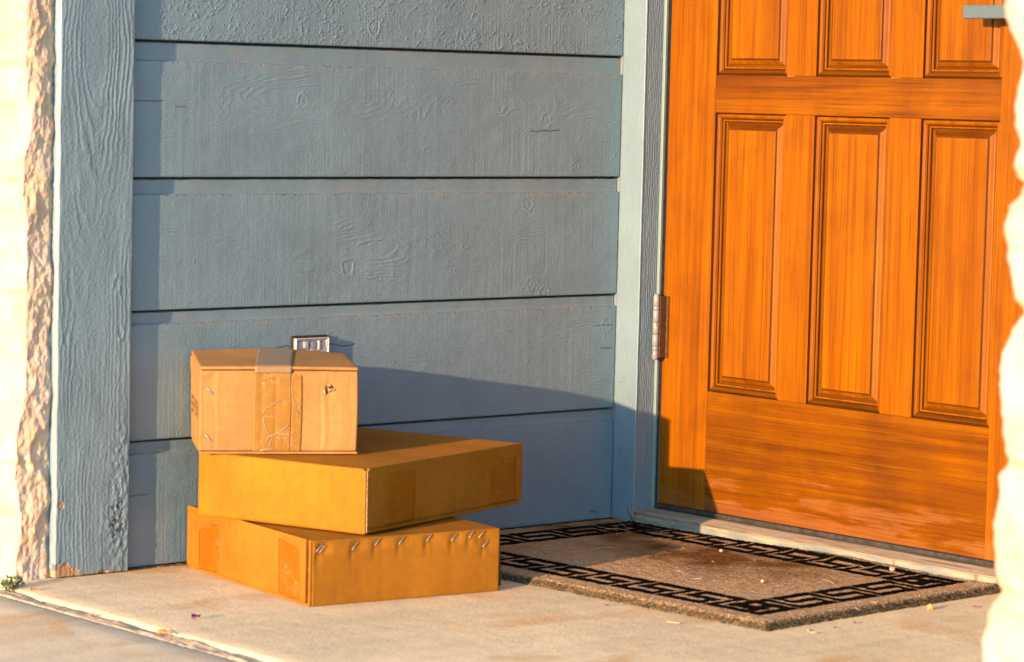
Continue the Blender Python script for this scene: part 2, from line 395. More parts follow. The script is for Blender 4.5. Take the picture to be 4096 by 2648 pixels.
def board(i, zb, zl, ztop, seed):
    """one lap board: front face zb..zl, chamfer, then the recessed lip up to ztop"""
    nz = int((zl - zb) / STEP)
    zf = np.linspace(zb, zl, nz)
    xs = np.linspace(X0, X1, int((X1 - X0) / STEP))
    X, Z = np.meshgrid(xs, zf); D = Z - zb
    H = 0.00026 * fbm(X * 380, Z * 380, seed, 3) + 0.00024 * np.clip(fbm(X * 170, Z * 230, seed + 1, 3), 0, 1) * np.clip(0.3 + fbm(X * 9, Z * 16, seed + 2, 2), 0, 1) + 0.00035 * fbm(X * 24, Z * 40, seed + 3, 3)
    H += 0.00016 * pn(X * 95, Z * 2.5, seed + 4) * np.clip(0.6 + fbm(X * 4, Z * 3, seed + 8, 2), 0, 1.2); kerf = pn(X * 330, Z * 6, seed + 5); H += 0.00018 * kerf * (0.5 + fbm(X * 6, Z * 12, seed + 6, 2))
    H += 0.00009 * pn(X * 25, Z * 600, seed + 7)
    wf = 0.010 * fbm(X * 7, Z * 18, seed + 9, 3) + 0.0016 * fbm(X * 60, Z * 120, seed + 11, 2)
    for k, (gx, gz, a, s_) in enumerate(GX[i]):
        rho = np.sqrt(((X - gx) * a) ** 2 + (D - gz) ** 2 * (1 + 0.3 * k)) + wf
        fall = np.exp(-(((X - gx) / 0.20) ** 2)) * sst(0.004, 0.012, rho) * (1 - sst(0.035, 0.065, rho))
        msk = np.clip(0.55 + 1.2 * fbm(X * 11, Z * 26, seed + 20 + k, 3), 0, 1.2)
        H += 0.00062 * s_ * fall * msk * ridges(rho / 0.0058, 2.2)
    msk = np.clip(fbm(X * 5, Z * 10, seed + 40, 3) - 0.12, 0, 1)
    H += 0.00050 * msk * ridges((Z + 0.6 * wf) / 0.0042, 2)
    crack_and_shade = np.zeros_like(H)
    for (kx, kz) in KN[i]:
        rr = np.sqrt((X - kx) ** 2 + ((D - kz) * 0.8) ** 2) * (1 + 0.25 * fbm(X * 90, Z * 90, seed + 50, 2))
        ks = 0.25 + 0.75 * float(abs(math.sin(kx * 77 + kz * 131))); rr = rr * (1.25 - 0.5 * ks); H += ks * (0.0008 * np.exp(-((rr - 0.0072) / 0.0014) ** 2) * np.clip(0.5 + fbm(X * 70, Z * 70, seed + 51, 2), 0, 1.2) - 0.0006 * np.exp(-((rr - 0.0052) / 0.0010) ** 2))
        H += 0.0004 * np.exp(-(rr / 0.016) ** 2) * ridges(rr / 0.0038, 1.5)
    for (a, b, dz, wv) in CR[i]:
        line = dz + wv * fbm(X * 24, X * 0, seed + 60, 4)
        cr = np.exp(-((D - line) / 0.0006) ** 2) * sst(a, a + 0.006, X) * (1 - sst(b - 0.006, b, X))
        H -= 0.0015 * cr; crack_and_shade = np.maximum(crack_and_shade, cr)
    if i == 0:
        H += 0.00028 * ridges((Z + 0.3 * wf) / 0.0031, 1.5)
        splinters(H, xs, zf, 2600, 3, zb, min(zl, zb + 0.12))
    else: splinters(H, xs, zf, 26, 30 + i, zb, zl)
    H = (0.80 * H if i else H) * sst(0, 0.0015, D) - 0.0006 * (1 - sst(0, 0.002, D))
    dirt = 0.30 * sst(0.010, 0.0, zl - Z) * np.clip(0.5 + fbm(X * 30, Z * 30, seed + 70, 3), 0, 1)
    rows = [np.stack([X, -H, Z], -1)]; dr = [dirt]; ck = [crack_and_shade]
    if ztop is not None:
        # chamfered ledge then recessed lip
        nl = 6; zc = np.linspace(0, 1, nl)
        Xc = np.tile(xs, (nl, 1)); wv = 0.0003 * fbm(Xc * 80, Xc * 0 + 3, seed + 80, 4)
        Yc = np.tile((zc * 0.0055)[:, None], (1, len(xs))) + 0 * Xc; Zc = zl + zc[:, None] * 0.0022 + wv
        rows.append(np.stack([Xc, Yc - H[-1] * (1 - zc[:, None]), Zc], -1)); dr.append(0.6 * np.clip(0.5 + 0.9 * fbm(Xc * 45, Zc * 45, seed + 81, 3), 0, 1) * np.sin(np.pi * (0.15 + 0.85 * zc))[:, None]); ck.append(0 * Xc)
        zr = np.arange(zl + 0.0032, ztop + 0.012, STEP * 1.3)
        Xr, Zr = np.meshgrid(xs, zr)
        Hr = 0.00013 * fbm(Xr * 300, Zr * 300, seed + 90, 3) + 0.00030 * fbm(Xr * 20, Zr * 30, seed + 91, 3)
        Hr += 0.00030 * ridges((Zr + 0.02 * fbm(Xr * 4, Zr * 10, seed + 92, 2)) / 0.005, 2) * np.clip(fbm(Xr * 6, Zr * 6, seed + 93, 2), 0, 1)
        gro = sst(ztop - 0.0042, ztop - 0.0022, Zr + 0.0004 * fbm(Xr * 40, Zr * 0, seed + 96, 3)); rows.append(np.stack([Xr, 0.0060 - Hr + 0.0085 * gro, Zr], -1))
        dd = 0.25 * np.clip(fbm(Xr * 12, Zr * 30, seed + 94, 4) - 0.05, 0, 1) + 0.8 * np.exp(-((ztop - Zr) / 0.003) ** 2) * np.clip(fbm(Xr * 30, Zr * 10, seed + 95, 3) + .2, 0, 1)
        dd += 0.9 * np.exp(-((Xr - X1) / 0.004) ** 2); dr.append(np.clip(dd, 0, 1) * (1 - gro)); ck.append(0.9 * gro)  # dirt and shadow under the next board, painted dark into the groove
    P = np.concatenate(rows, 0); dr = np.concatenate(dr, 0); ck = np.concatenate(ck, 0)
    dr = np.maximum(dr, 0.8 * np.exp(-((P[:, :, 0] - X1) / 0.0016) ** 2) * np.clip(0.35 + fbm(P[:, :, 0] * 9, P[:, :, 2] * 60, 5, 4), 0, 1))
    o = grid('siding_board', P, m_paint, {'dirt': dr, 'crack_and_shade': ck, 'wear': 0 * ck}, skirt=(0, 0.019, 0))
    place(o, siding)
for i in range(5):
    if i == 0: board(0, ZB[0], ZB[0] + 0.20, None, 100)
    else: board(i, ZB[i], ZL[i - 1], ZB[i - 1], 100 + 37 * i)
z = ZB[0] + 0.2005
while z < 2.3:       # boards above the picture
    place(bevel_box('siding_board', (X0, 0.0, z), (X1, 0.019, z + 0.165), m_paint_plain, 0.0015), siding)
    place(bevel_box('siding_board', (X0, 0.006, z + 0.165), (X1, 0.019, z + 0.1985), m_paint_plain, 0.0), siding)
    z += 0.199
core = bevel_box('wall_core', (-1.088, 0.022, -0.12), (0.16, 0.16, 2.36), m_dark, 0); place(core, siding)
# crumbly grout line along the foot of the wall
xs = np.linspace(-0.972, -0.02, 900); t = np.linspace(0, 1, 9)
X, T = np.meshgrid(xs, t)
wd = 0.012 + 0.004 * fbm(X * 25, X * 0, 3, 4)
Yg = 0.004 - T * wd; Zg = 0.0035 * (1 - T ** 2) * (0.5 + 0.6 * fbm(X * 90, T * 4, 8, 4)) - 0.0005
tag(grid('wall_base_grit', np.stack([X, Yg, Zg], -1), m_dirt), kind='stuff', label='line of soil and grit along the foot of the siding', cat='dirt')

# ------------------------------------------------------------------ left trim board
BX0, BX1, BY = -1.0862, -0.9635, -0.0120
zs = np.linspace(0.0015, 1.0, 1150); xs = np.linspace(BX0, BX1, 125)
X, Z = np.meshgrid(xs, zs)
wf = 0.006 * fbm(X * 22, Z * 7, 201, 3) + 0.0016 * fbm(X * 120, Z * 60, 203, 3)
def eye(cx, cz, a, k=1.0, lam=0.0075):
    rho = np.sqrt((X - cx) ** 2 + ((Z - cz) * a) ** 2) + wf; return k * ridges(rho / lam, 2.0), rho
H = 0.00030 * fbm(X * 280, Z * 220, 205, 3) + 0.0006 * fbm(X * 25, Z * 12, 207, 3)
r1, q1 = eye(-1.030, 0.76, 0.17); r2, q2 = eye(-0.985, 0.10, 0.20, 1.0, 0.0072); r3, q3 = eye(-1.05, 0.26, 0.08)
w1 = sst(0.40, 0.52, Z); w2 = 1 - sst(0.12, 0.26, Z); w3 = 1 - w1 - w2
env = 0.30 + 0.9 * np.clip(0.5 + fbm(X * 18, Z * 5, 209, 3), 0, 1.2)
H += 0.00062 * env * (w1 * r1 * sst(0.006, 0.02, q1) + w2 * r2 + np.clip(w3, 0, 1) * r3 * 0.8)
rough = np.exp(-(((X + 0.982) / 0.020) ** 2 + ((Z - 0.075) / 0.055) ** 2)) + 0.5 * np.exp(-(((X + 0.975) / 0.02) ** 2 + ((Z - 0.18) / 0.05) ** 2))
H += 0.0021 * rough * fbm(X * 110, Z * 90, 211, 4)
H += 0.0004 * np.clip(fbm(X * 60, Z * 22, 213, 2), 0, 1)
for kx, kz in ((-1.075, 0.345), (-0.982, 0.35), (-0.99, 0.42)):
    rr = np.sqrt(((X - kx) * 1.6) ** 2 + ((Z - kz) * 0.7) ** 2) * (1 + .3 * fbm(X * 90, Z * 60, 215, 2))
    H += 0.0009 * np.exp(-((rr - 0.0080) / 0.0024) ** 2) * np.clip(0.5 + fbm(X * 80, Z * 80, 216, 2), 0, 1) - 0.0009 * np.exp(-(rr / 0.005) ** 2)
crack_and_shade = np.exp(-((X + 1.008 + 0.10 * (Z - 0.03) * 0.6 + 0.001 * fbm(Z * 80, Z * 0, 4, 2)) / 0.0006) ** 2) * (1 - sst(0.05, 0.07, Z))
crack_and_shade = np.maximum(crack_and_shade, sst(0.55, 0.9, rough * (0.55 + fbm(X * 150, Z * 120, 217, 3))) * 0.85)
H -= 0.0015 * crack_and_shade * 0.6
ed = np.minimum(X - BX0, BX1 - X); H *= 0.85 * sst(0, 0.002, ed)
wear = sst(0.0, 0.10, 0.024 * (1 - sst(-1.062, -1.03, X)) + 0.009 * fbm(X * 60, Z * 60, 219, 4) - Z + 0.004) * 0 + (Z < 0.020 * (1 - sst(-1.066, -1.035, X)) + 0.008 * fbm(X * 55, Z * 55, 219, 4))
wear = np.maximum(wear, ((X - BX0) < 0.0022 * sst(0.2, 0.6, fbm(Z * 30 + 2.2, Z * 0, 221, 3) + 0.35) ) * (Z < 0.17) * (Z > 0.02))
wear = np.maximum(wear, ((X + 1.080) ** 2 / 0.008 ** 2 + (Z - 0.105) ** 2 / 0.007 ** 2 + 0.8 * fbm(X * 100, Z * 100, 223, 3) < 0.6))
wear = wear.astype(float); wear[:, 0] *= (Z[:, 0] < 0.012); wear[:, 1] *= (Z[:, 1] < 0.02)
H = H - 0.0012 * wear
dirt = 0.5 * (1 - sst(0.0, 0.012, Z + 0.004 * fbm(X * 80, Z * 80, 225, 3)))
trim = empty('corner_trim_board', (-1.025, 0.0, 0), 'wide upright blue trim board with raised grain and chipped bare foot, beside the stone', 'trim board')
ztr = Z + 0.0028 * (1 - sst(0.0, 0.02, Z)) * np.abs(fbm(X * 60, X * 0, 227, 3))
place(grid('front_board', np.stack([X, BY - H, ztr], -1), m_paint, {'wear': wear.astype(float), 'dirt': dirt, 'crack_and_shade': crack_and_shade}, skirt=(0, 0.030, 0)), trim)
place(bevel_box('front_board', (BX0, BY, 1.0005), (BX1, 0.018, 2.3), m_paint_plain, 0.001), trim)
# caulk bead in the seam between board and stone
zz = np.linspace(0.004, 1.0, 260)
V = [( -1.0872 - 0.0008 + 0.0010 * float(pn(np.array([q * 60.0]), np.array([0.5]), 7)[0]), 0.0075 + 0.0012 * float(pn(np.array([q * 45.0]), np.array([2.5]), 9)[0]), q) for q in zz]
place(tube('caulk_bead', V, 0.0024, m_paint_plain, 6), trim)

# ------------------------------------------------------------------ stone
def outline(pts):
    z_, y_ = zip(*sorted(pts)); z_ = np.array(z_); y_ = np.array(y_)
    return lambda q: np.interp(q, z_, y_)
def course_groove(A, Bz, joints, seed, wav=0.004, wd=0.005):
    g = np.zeros_like(A)
    for j in joints:
        g = np.maximum(g, np.exp(-((Bz - j - wav * fbm(A * 12, A * 0, seed, 3)) / wd) ** 2))
    return g
COR = -1.132   # house corner x
zs = np.linspace(-0.02, 1.02, 520)
zsx = zs
cx = COR + 0.006 * fbm(zs * 9, zs * 0, 301, 4) - 0.010 * sst(0.30, 0.10, zs) + 0.004 * np.sin(zs * 21)
xt = np.linspace(0, 1, 34)
T, Z = np.meshgrid(xt, zs)
X = cx[:, None] + (-1.0868 - cx[:, None]) * T
g = course_groove(X, Z, [0.166, 0.405, 0.563, 0.727], 303)
Y = 0.004 - 0.0050 * np.clip(0.35 + fbm(X * 30 + 0.6 * pn(X * 20, Z * 20, 302), Z * 13, 305, 3, 0.4), 0.0, 1.0) - 0.0018 * fbm(X * 80, Z * 50, 307, 5, 0.6) + 0.002 * g + 0.003 * sst(0.85, 1.0, T)
Y = np.minimum(Y, 0.010)
# -x face running away behind the corner
yt = np.linspace(0, 1, 120) ** 1.2 * 0.9
YY, ZZ = np.meshgrid(yt, zs)
g2 = course_groove(YY * 0.6, ZZ, [0.166, 0.405, 0.563, 0.727], 303)
XX = cx[:, None] - 0.0060 * fbm(YY * 16, ZZ * 13, 311, 5) * sst(0, .02, YY) - 0.003 * sst(0, .02, YY) + 0.004 * g2 * sst(0, .01, YY)
YYw = Y[:, :1] + YY
P = np.concatenate([np.stack([XX, YYw, ZZ], -1)[:, ::-1], np.stack([X, Y, Z], -1)[:, 1:]], 1)
mort = np.concatenate([g2[:, ::-1], g[:, 1:]], 1)
stl = empty('stone_corner', (-1.12, 0.05, 0), 'cream limestone house corner in full sun, left of the blue trim board', 'stone wall')
o = grid('stone_face', P, m_stone, {'mortar': mort * 0.8}, skirt=(0.02, 0.02, 0)); place(o, stl)
place(bevel_box('stone_face', (COR - 0.002, 0.0, 1.022), (-1.0868, 0.9, 2.3), m_stone, 0.004), stl)

# pier in the right foreground
PO = outline([(0.95, -1.772), (0.86, -1.765), (0.8135, -1.7587), (0.7900, -1.7629), (0.7619, -1.7793), (0.7459, -1.7876), (0.7237, -1.7835), (0.7074, -1.7789), (0.6833, -1.7815), (0.6673, -1.7874), (0.6512, -1.7804), (0.6370, -1.7798), (0.6333, -1.7929), (0.6212, -1.7908), (0.6105, -1.7759), (0.5860, -1.7716), (0.5620, -1.7782), (0.5419, -1.7828), (0.5219, -1.7877), (0.5100, -1.7964), (0.4984, -1.7897), (0.4704, -1.7741), (0.4412, -1.7727), (0.3970, -1.7791), (0.3684, -1.7859), (0.3562, -1.7752), (0.3316, -1.7779), (0.3083, -1.7716), (0.2681, -1.7750), (0.2419, -1.7821), (0.2225, -1.7729), (0.1947, -1.7699), (0.1664, -1.7697), (0.0, -1.770)])
zs = np.linspace(-0.02, 1.10, 500)
pe = PO(zs) + 0.0022 * fbm(zs * 60, zs * 0, 321, 4) - 0.010 + 0.005 + 0.006 * (1 - sst(0.18, 0.26, zs))
dt = np.linspace(0, 1, 130) ** 1.15 * 0.50
DT, Z = np.meshgrid(dt, zs)
gj = [0.637, 0.515, 0.362, 0.242, 0.81, 0.95, 0.10]
g = course_groove(DT, Z, gj, 323, 0.003, 0.006)
rnd = 0.012 * np.exp(-DT / 0.010)
X = -1.152 - 0.0070 * fbm(DT * 14, Z * 12, 325, 5) * sst(0, 0.03, DT) + rnd + 0.006 * g
Y = pe[:, None] + 0.010 - rnd * 0.0 - DT
nt_ = 16; tt = np.linspace(0, 1, nt_)[:, None].T
TT, Z2 = np.meshgrid(np.linspace(0, 1, nt_) * 0.34, zs)
X2 = X[:, :1] + 0.002 + TT; Y2 = pe[:, None] + 0.010 - 0.004 * np.abs(fbm(TT * 16, Z2 * 14, 331, 4)) * sst(0, .03, TT) - 0.004 * sst(0, .02, TT)
P = np.concatenate([np.stack([X2, Y2, Z2], -1)[:, ::-1][:, :-1], np.stack([X, Y, Z], -1)], 1)
mo = np.concatenate([0 * TT[:, :-1], g], 1)
pier = empty('stone_pier', (-1.0, -1.95, 0), 'out of focus cream limestone pier in the right foreground, edge broken and rough', 'stone pier')
place(grid('stone_face', P, m_stone, {'mortar': mo * 0.6}, skirt=(0.05, 0.0, 0)), pier)
place(bevel_box('stone_face', (-1.150, -2.275, 1.102), (-0.80, -1.775, 2.3), m_stone, 0.006), pier)
place(bevel_box('stone_face', (-1.135, -2.266, -0.02), (-0.815, -1.835, 1.101), m_stone, 0.004), pier)

# ------------------------------------------------------------------ door surround
CY = -0.0522
surround = empty('door_frame', (0.02, -0.03, 0), 'pale blue door casing and jamb at the corner of the siding, left of the wooden door', 'door frame')
zs = np.linspace(0.004, 1.0, 760); ysc = np.linspace(0.0, 1.0, 26)
T, Z = np.meshgrid(ysc, zs)
Y = -0.0004 + (CY - 0.0020 + 0.0004) * T + 0.0003 * fbm(Z * 30, Z * 0, 401, 3) * (T > 0.99)
tex = 0.00020 * fbm(Y * 500, Z * 80, 403, 3) + 0.00013 * pn(Y * 900, Z * 20, 405) + 0.0003 * fbm(Y * 40, Z * 10, 407, 3)
pit = np.clip(fbm(Y * 260, Z * 110, 409, 3) - 0.75, 0, 1) * np.clip(0.3 + fbm(Y * 20, Z * 7, 411, 2), 0, 1)
kn = np.exp(-(((Y + 0.018) / 0.008) ** 2 + ((Z - 0.235) / 0.010) ** 2)) + np.exp(-(((Y + 0.016) / 0.010) ** 2 + ((Z - 0.118) / 0.008) ** 2)) * 1.2
pit = np.maximum(pit, kn * np.clip(fbm(Y * 300, Z * 260, 413, 3), 0, 1))
pit = np.clip(pit * 0.9, 0, 1)
place(grid('casing', np.stack([0.0 - tex + 0.0009 * pit, Y, Z], -1), m_paint, {'wear': 0 * Z, 'dirt': 0.7 * np.exp(-((Y) / 0.0015) ** 2) * np.clip(0.3 + fbm(Y * 9, Z * 60, 15, 4), 0, 1), 'crack_and_shade': pit * 0.8}, skirt=(0.0018, 0, 0)), surround)
place(bevel_box('casing', (0.0003, 0.0002, 0.004), (0.030, 0.021, 1.0), m_paint_plain, 0.0), surround)
# rough sawn return of the casing (faces the street)
zs = np.linspace(0.004, 1.0, 1000); xr = np.linspace(0.0002, 0.0400, 56)
X, Z = np.meshgrid(xr, zs)
wv = 0.0035 * fbm(X * 40, Z * 14, 421, 3)
H = 0.0007 * ridges((X + wv) / 0.0042, 1.6) * (0.5 + 0.6 * np.clip(0.5 + fbm(X * 60, Z * 20, 423, 3), 0, 1.3)) + 0.00042 * fbm(X * 260, Z * 70, 425, 4) + 0.00012 * fbm(X * 500, Z * 300, 427, 2)
H *= 0.62 * sst(0.0, 0.0015, X) * (1 - 0.6 * sst(0.035, 0.04, X))
place(grid('casing_return', np.stack([X + 0.0010, CY - H - 0.0010, Z], -1)[:, ::-1], m_paint, {'wear': 0 * Z, 'dirt': 0 * Z, 'crack_and_shade': 0 * Z}, skirt=(0, 0.012, 0)), surround)
place(bevel_box('casing', (0.0, CY, 1.0005), (0.040, -0.0005, 2.10), m_paint_plain, 0.0015), surround)
DX = 0.050    # door face
JY = -0.0570
m_jamb = paint_mat('pale_jamb_paint', (0.14, 0.205, 0.19), wear=False)
place(bevel_box('jamb', (0.0402, -0.0586, 0.020), (0.10, CY + 0.002, 2.08), m_jamb, 0.0008), surround)
place(bevel_box('weatherstrip', (0.0435, -0.0560 - 0.0040, 0.024), (0.0485, -0.0588, 2.06), m_rubber, 0.0006), surround)
# far casing, head and the wall beyond the door (mostly outside the picture)
place(bevel_box('jamb', (0.0402, -0.970, 0.020), (0.10, -0.9625, 2.08), m_jamb, 0.0008), surround)
place(bevel_box('casing', (0.0, -1.065, 0.004), (0.040, -0.9705, 2.10), m_paint_plain, 0.0015), surround)
place(bevel_box('head_casing', (0.0, -1.065, 2.1005), (0.040, -0.0005, 2.19), m_paint_plain, 0.0015), surround)
place(bevel_box('head_jamb', (0.0402, -0.9705, 2.0801), (0.10, CY + 0.002, 2.10), m_jamb, 0.0008), surround)
side = empty('side_siding_wall', (0.02, -1.6, 0), 'blue siding wall beyond the door, behind the stone pier', 'siding wall')
z = 0.004
while z < 2.2:
    place(bevel_box('siding_board', (0.004, -2.6, z), (0.022, -1.0655, z + 0.165), m_paint_plain, 0.0012), side)
    place(bevel_box('siding_board', (0.010, -2.6, z + 0.1655), (0.022, -1.0655, z + 0.1985), m_paint_plain, 0.0), side)
    z += 0.199
place(bevel_box('wall_core', (0.0225, -2.6, -0.12), (0.16, -1.067, 2.36), m_dark, 0), side)

# ------------------------------------------------------------------ door
door = empty('front_door', (DX, -0.5, 0.03), 'varnished orange wood panel door with raised panels, worn pale along its bottom', 'door')
DYL, DYR = -0.0605, -0.9600; ST = -0.1685; SR = -0.7610
def wbox(name, y0, y1, z0, z1, mat, front=DX, r=0.0006):
    return place(bevel_box(name, (front, min(y0, y1), z0), (front + 0.040, max(y0, y1), z1), mat, r, 1), door)
ZD, ZT = 0.0325, 2.062
wbox('stile', DYL, ST + 0.0002, ZD, ZT, m_stile)
wbox('stile', SR - 0.0002, DYR, ZD, ZT, m_stile)
RZ = [(ZD, 0.2285, m_rail_low), (0.6815, 0.7418, m_rail), (1.30, 1.40, m_rail), (1.935, ZT, m_rail)]
for a, b, mm in RZ: wbox('rail', ST - 0.0002, SR + 0.0002, a, b, mm, DX + 0.0004)
PC = [(ST, -0.3262), (-0.3885, -0.5440), (-0.6080, SR)]
ROWS = [(0.2285, 0.6815), (0.7418, 1.30), (1.40, 1.935)]
for (z0, z1) in ROWS:
    for (ya, yb) in ((-0.3262, -0.3885), (-0.5440, -0.6080)):
        wbox('mullion', ya, yb, z0 + 0.0002, z1 - 0.0002, m_stile2, DX + 0.0002)
PROF = [(0.0, 0.0012), (0.0006, 0.0075), (0.0014, 0.0080), (0.0022, 0.0040), (0.0038, 0.0024), (0.0058, 0.0026), (0.0078, 0.0042), (0.0094, 0.0070), (0.0100, 0.0096),
        (0.0106, 0.0098), (0.0112, 0.0078), (0.0128, 0.0078), (0.0138, 0.0092), (0.0141, 0.0128), (0.0160, 0.0132), (0.0185, 0.0122), (0.0215, 0.0096), (0.0240, 0.0078), (0.0245, 0.0094), (0.0262, 0.0094), (0.0266, 0.0060), (0.0275, 0.0056)]
def subdiv_loop(y0, y1, z0, z1):
    return [(y0, z0), (y1, z0), (y1, z1), (y0, z1)]
def door_panel(y0, y1, z0, z1, mat):
    V = []; F = []
    for (dd, dep) in PROF:
        for (y, z_) in subdiv_loop(y0 - dd, y1 + dd, z0 + dd, z1 - dd): V.append((DX + dep, y, z_))
    n = len(PROF)
    for i in range(n - 1):
        for k in range(4):
            k2 = (k + 1) % 4
            F.append((i * 4 + k, i * 4 + k2, (i + 1) * 4 + k2, (i + 1) * 4 + k))
    F.append(tuple((n - 1) * 4 + k for k in range(4)))
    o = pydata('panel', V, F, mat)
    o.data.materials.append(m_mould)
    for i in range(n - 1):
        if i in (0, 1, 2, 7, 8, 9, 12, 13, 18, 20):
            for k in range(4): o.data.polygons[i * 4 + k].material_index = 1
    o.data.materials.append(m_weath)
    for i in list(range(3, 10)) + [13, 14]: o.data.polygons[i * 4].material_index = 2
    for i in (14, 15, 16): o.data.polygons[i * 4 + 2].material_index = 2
    return place(o, door)
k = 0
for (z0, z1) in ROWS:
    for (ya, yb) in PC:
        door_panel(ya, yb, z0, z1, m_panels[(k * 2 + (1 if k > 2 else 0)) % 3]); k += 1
# little putty dot on a mullion
place(bevel_box('door_sweep', (DX - 0.0075, DYR, 0.0250), (DX + 0.030, DYL, 0.0322), m_rubber, 0.0018), door)
# handle: lever with return to a rose
hd = empty('handle', (0, -0.80, 0.838)); hd.parent = door; hd.matrix_parent_inverse = Matrix.Translation(-door.location)
lv = bevel_box('lever', (-0.006, -0.860, 0.8285), (0.008, -0.7300, 0.8485), m_handle, 0.0022, 3); lv.parent = hd; lv.matrix_parent_inverse = Matrix.Translation(-hd.location) @ Matrix.Translation((0, 0, 0))
nk = bevel_box('neck', (0.0085, -0.860, 0.829), (0.045, -0.838, 0.848), m_handle, 0.003, 2); nk.parent = hd; nk.matrix_parent_inverse = Matrix.Translation(-hd.location)
rs_ = bevel_box('rose', (0.0452, -0.880, 0.806), (DX - 0.0001, -0.818, 0.871), m_handle, 0.002, 2); rs_.parent = hd; rs_.matrix_parent_inverse = Matrix.Translation(-hd.location)

# hinge
hinge = empty('hinge', (0.030, -0.0600, 0.325)); hinge.parent = door; hinge.matrix_parent_inverse = Matrix.Translation(-door.location)
def lathe(name, prof, cx, cy, mat, n=24):
    V = []; F = []
    for (r, z_) in prof:
        for k in range(n):
            a = 2 * math.pi * k / n; V.append((cx + r * math.cos(a), cy + r * math.sin(a), z_))
    for i in range(len(prof) - 1):
        for k in range(n):
            k2 = (k + 1) % n; F.append((i * n + k, i * n + k2, (i + 1) * n + k2, (i + 1) * n + k))
    F.append(tuple(range(n - 1, -1, -1))); F.append(tuple((len(prof) - 1) * n + k for k in range(n)))
    return pydata(name, V, F, mat, True)
HX, HY, r = 0.0300, -0.0645, 0.0053
zt, zb_ = 0.3785, 0.2725
segs = [(0.3785, 0.3610), (0.3606, 0.3548), (0.3544, 0.3345), (0.3341, 0.3145), (0.3141, 0.2945), (0.2941, 0.2883), (0.2879, 0.2745)]
for a, b in segs:
    rr = r * (0.97 if abs(a - b) < 0.007 else 1.0)
    e = 0.0005
    kn_ = lathe('knuckle', [(rr - e, b), (rr, b + e), (rr, a - e), (rr - e, a)], HX, HY, m_nickel)
    kn_.parent = hinge; kn_.matrix_parent_inverse = Matrix.Translation(-hinge.location)
for a, b, s_ in ((0.3785, 0.3815, 1), (0.2745, 0.2718, -1)):
    tp = lathe('pin_tip', sorted([(r * 0.9, a), (r * 0.86, (a + b) / 2), (r * 0.45, b)], key=lambda q: q[1]), HX, HY, m_nickel)
    tp.parent = hinge; tp.matrix_parent_inverse = Matrix.Translation(-hinge.location)
lf = bevel_box('hinge_leaf', (0.0335, -0.0705, 0.2755), (0.0485, -0.0670, 0.3772), m_rust, 0.0004, 1)
lf.parent = hinge; lf.matrix_parent_inverse = Matrix.Translation(-hinge.location)
lf = bevel_box('hinge_leaf', (0.0470, -0.0750, 0.2755), (0.0497, -0.0606, 0.3772), m_rust, 0.0004, 1)
lf.parent = hinge; lf.matrix_parent_inverse = Matrix.Translation(-hinge.location)

# ------------------------------------------------------------------ threshold
thr = empty('door_threshold', (0.02, -0.5, 0), 'ribbed metal door sill over a drip stained riser at the foot of the door', 'door sill')
p = M('stained_sill_paint', 0.6, 0.3); v = p.coord()
n1 = p.noise(p.coord((1, 6, 40)), 3, 5, 0.6); n2 = p.noise(p.coord((1, 55, 3)), 1.0, 2, 0.5, 0.5)
z_ = p.sep(v)[2]
base = p.ramp(n1, [(0.38, (0.13, 0.165, 0.155)), (0.50, (0.17, 0.18, 0.15)), (0.62, (0.30, 0.24, 0.16)), (0.75, (0.38, 0.30, 0.19))])
dr = p.ramp(n2, [(0.66, 0.0), (0.70, 0.85)])
base = p.mix(dr, base, (0.16, 0.095, 0.025)); p.color(base); p.bump(n1, 0.0008, 0.5); m_sill = p.m
p = M('dirty_aluminium', 0.45, 0.5); v = p.coord(); n1 = p.noise(p.coord((190, 5, 20)), 1.5, 5, 0.65)
p.color(p.ramp(n1, [(0.35, (0.13, 0.09, 0.045)), (0.5, (0.26, 0.205, 0.14)), (0.7, (0.34, 0.28, 0.20))])); p.b.inputs['Metallic'].default_value = 0.25
p.bump(n1, 0.0005, 0.5); m_alu = p.m
ysn = np.linspace(-0.0560, -0.975, 500)
rp = [(0.0000, -0.004), (0.0000, 0.0185)]
P = np.zeros((len(ysn), 6, 3))
for k, zz_ in enumerate(np.linspace(-0.004, 0.0188, 6)):
    P[:, k, 0] = 0.0 + 0.0005 * fbm(ysn * 20, ysn * 0 + zz_ * 100, 501, 3); P[:, k, 1] = ysn; P[:, k, 2] = zz_
place(grid('riser', P[::-1], m_sill, skirt=(0.01, 0, 0)), thr)
pr_ = [(-0.0018, 0.0185), (-0.0022, 0.0196), (-0.0014, 0.0205), (0.003, 0.0207)]
x_ = 0.003
for k in range(7):
    pr_ += [(x_ + 0.0008, 0.0207 + k * 0.0004), (x_ + 0.0012, 0.0219 + k * 0.0004), (x_ + 0.0026, 0.0219 + k * 0.0004), (x_ + 0.0030, 0.0208 + k * 0.0004)]; x_ += 0.0046
pr_ += [(x_ + 0.001, 0.0235), (0.070, 0.0236)]
P = np.zeros((len(ysn), len(pr_), 3))
for k, (a, b) in enumerate(pr_): P[:, k, 0] = a; P[:, k, 1] = ysn; P[:, k, 2] = b
place(grid('ribbed_tread', P[::-1], m_alu, smooth=False), thr)

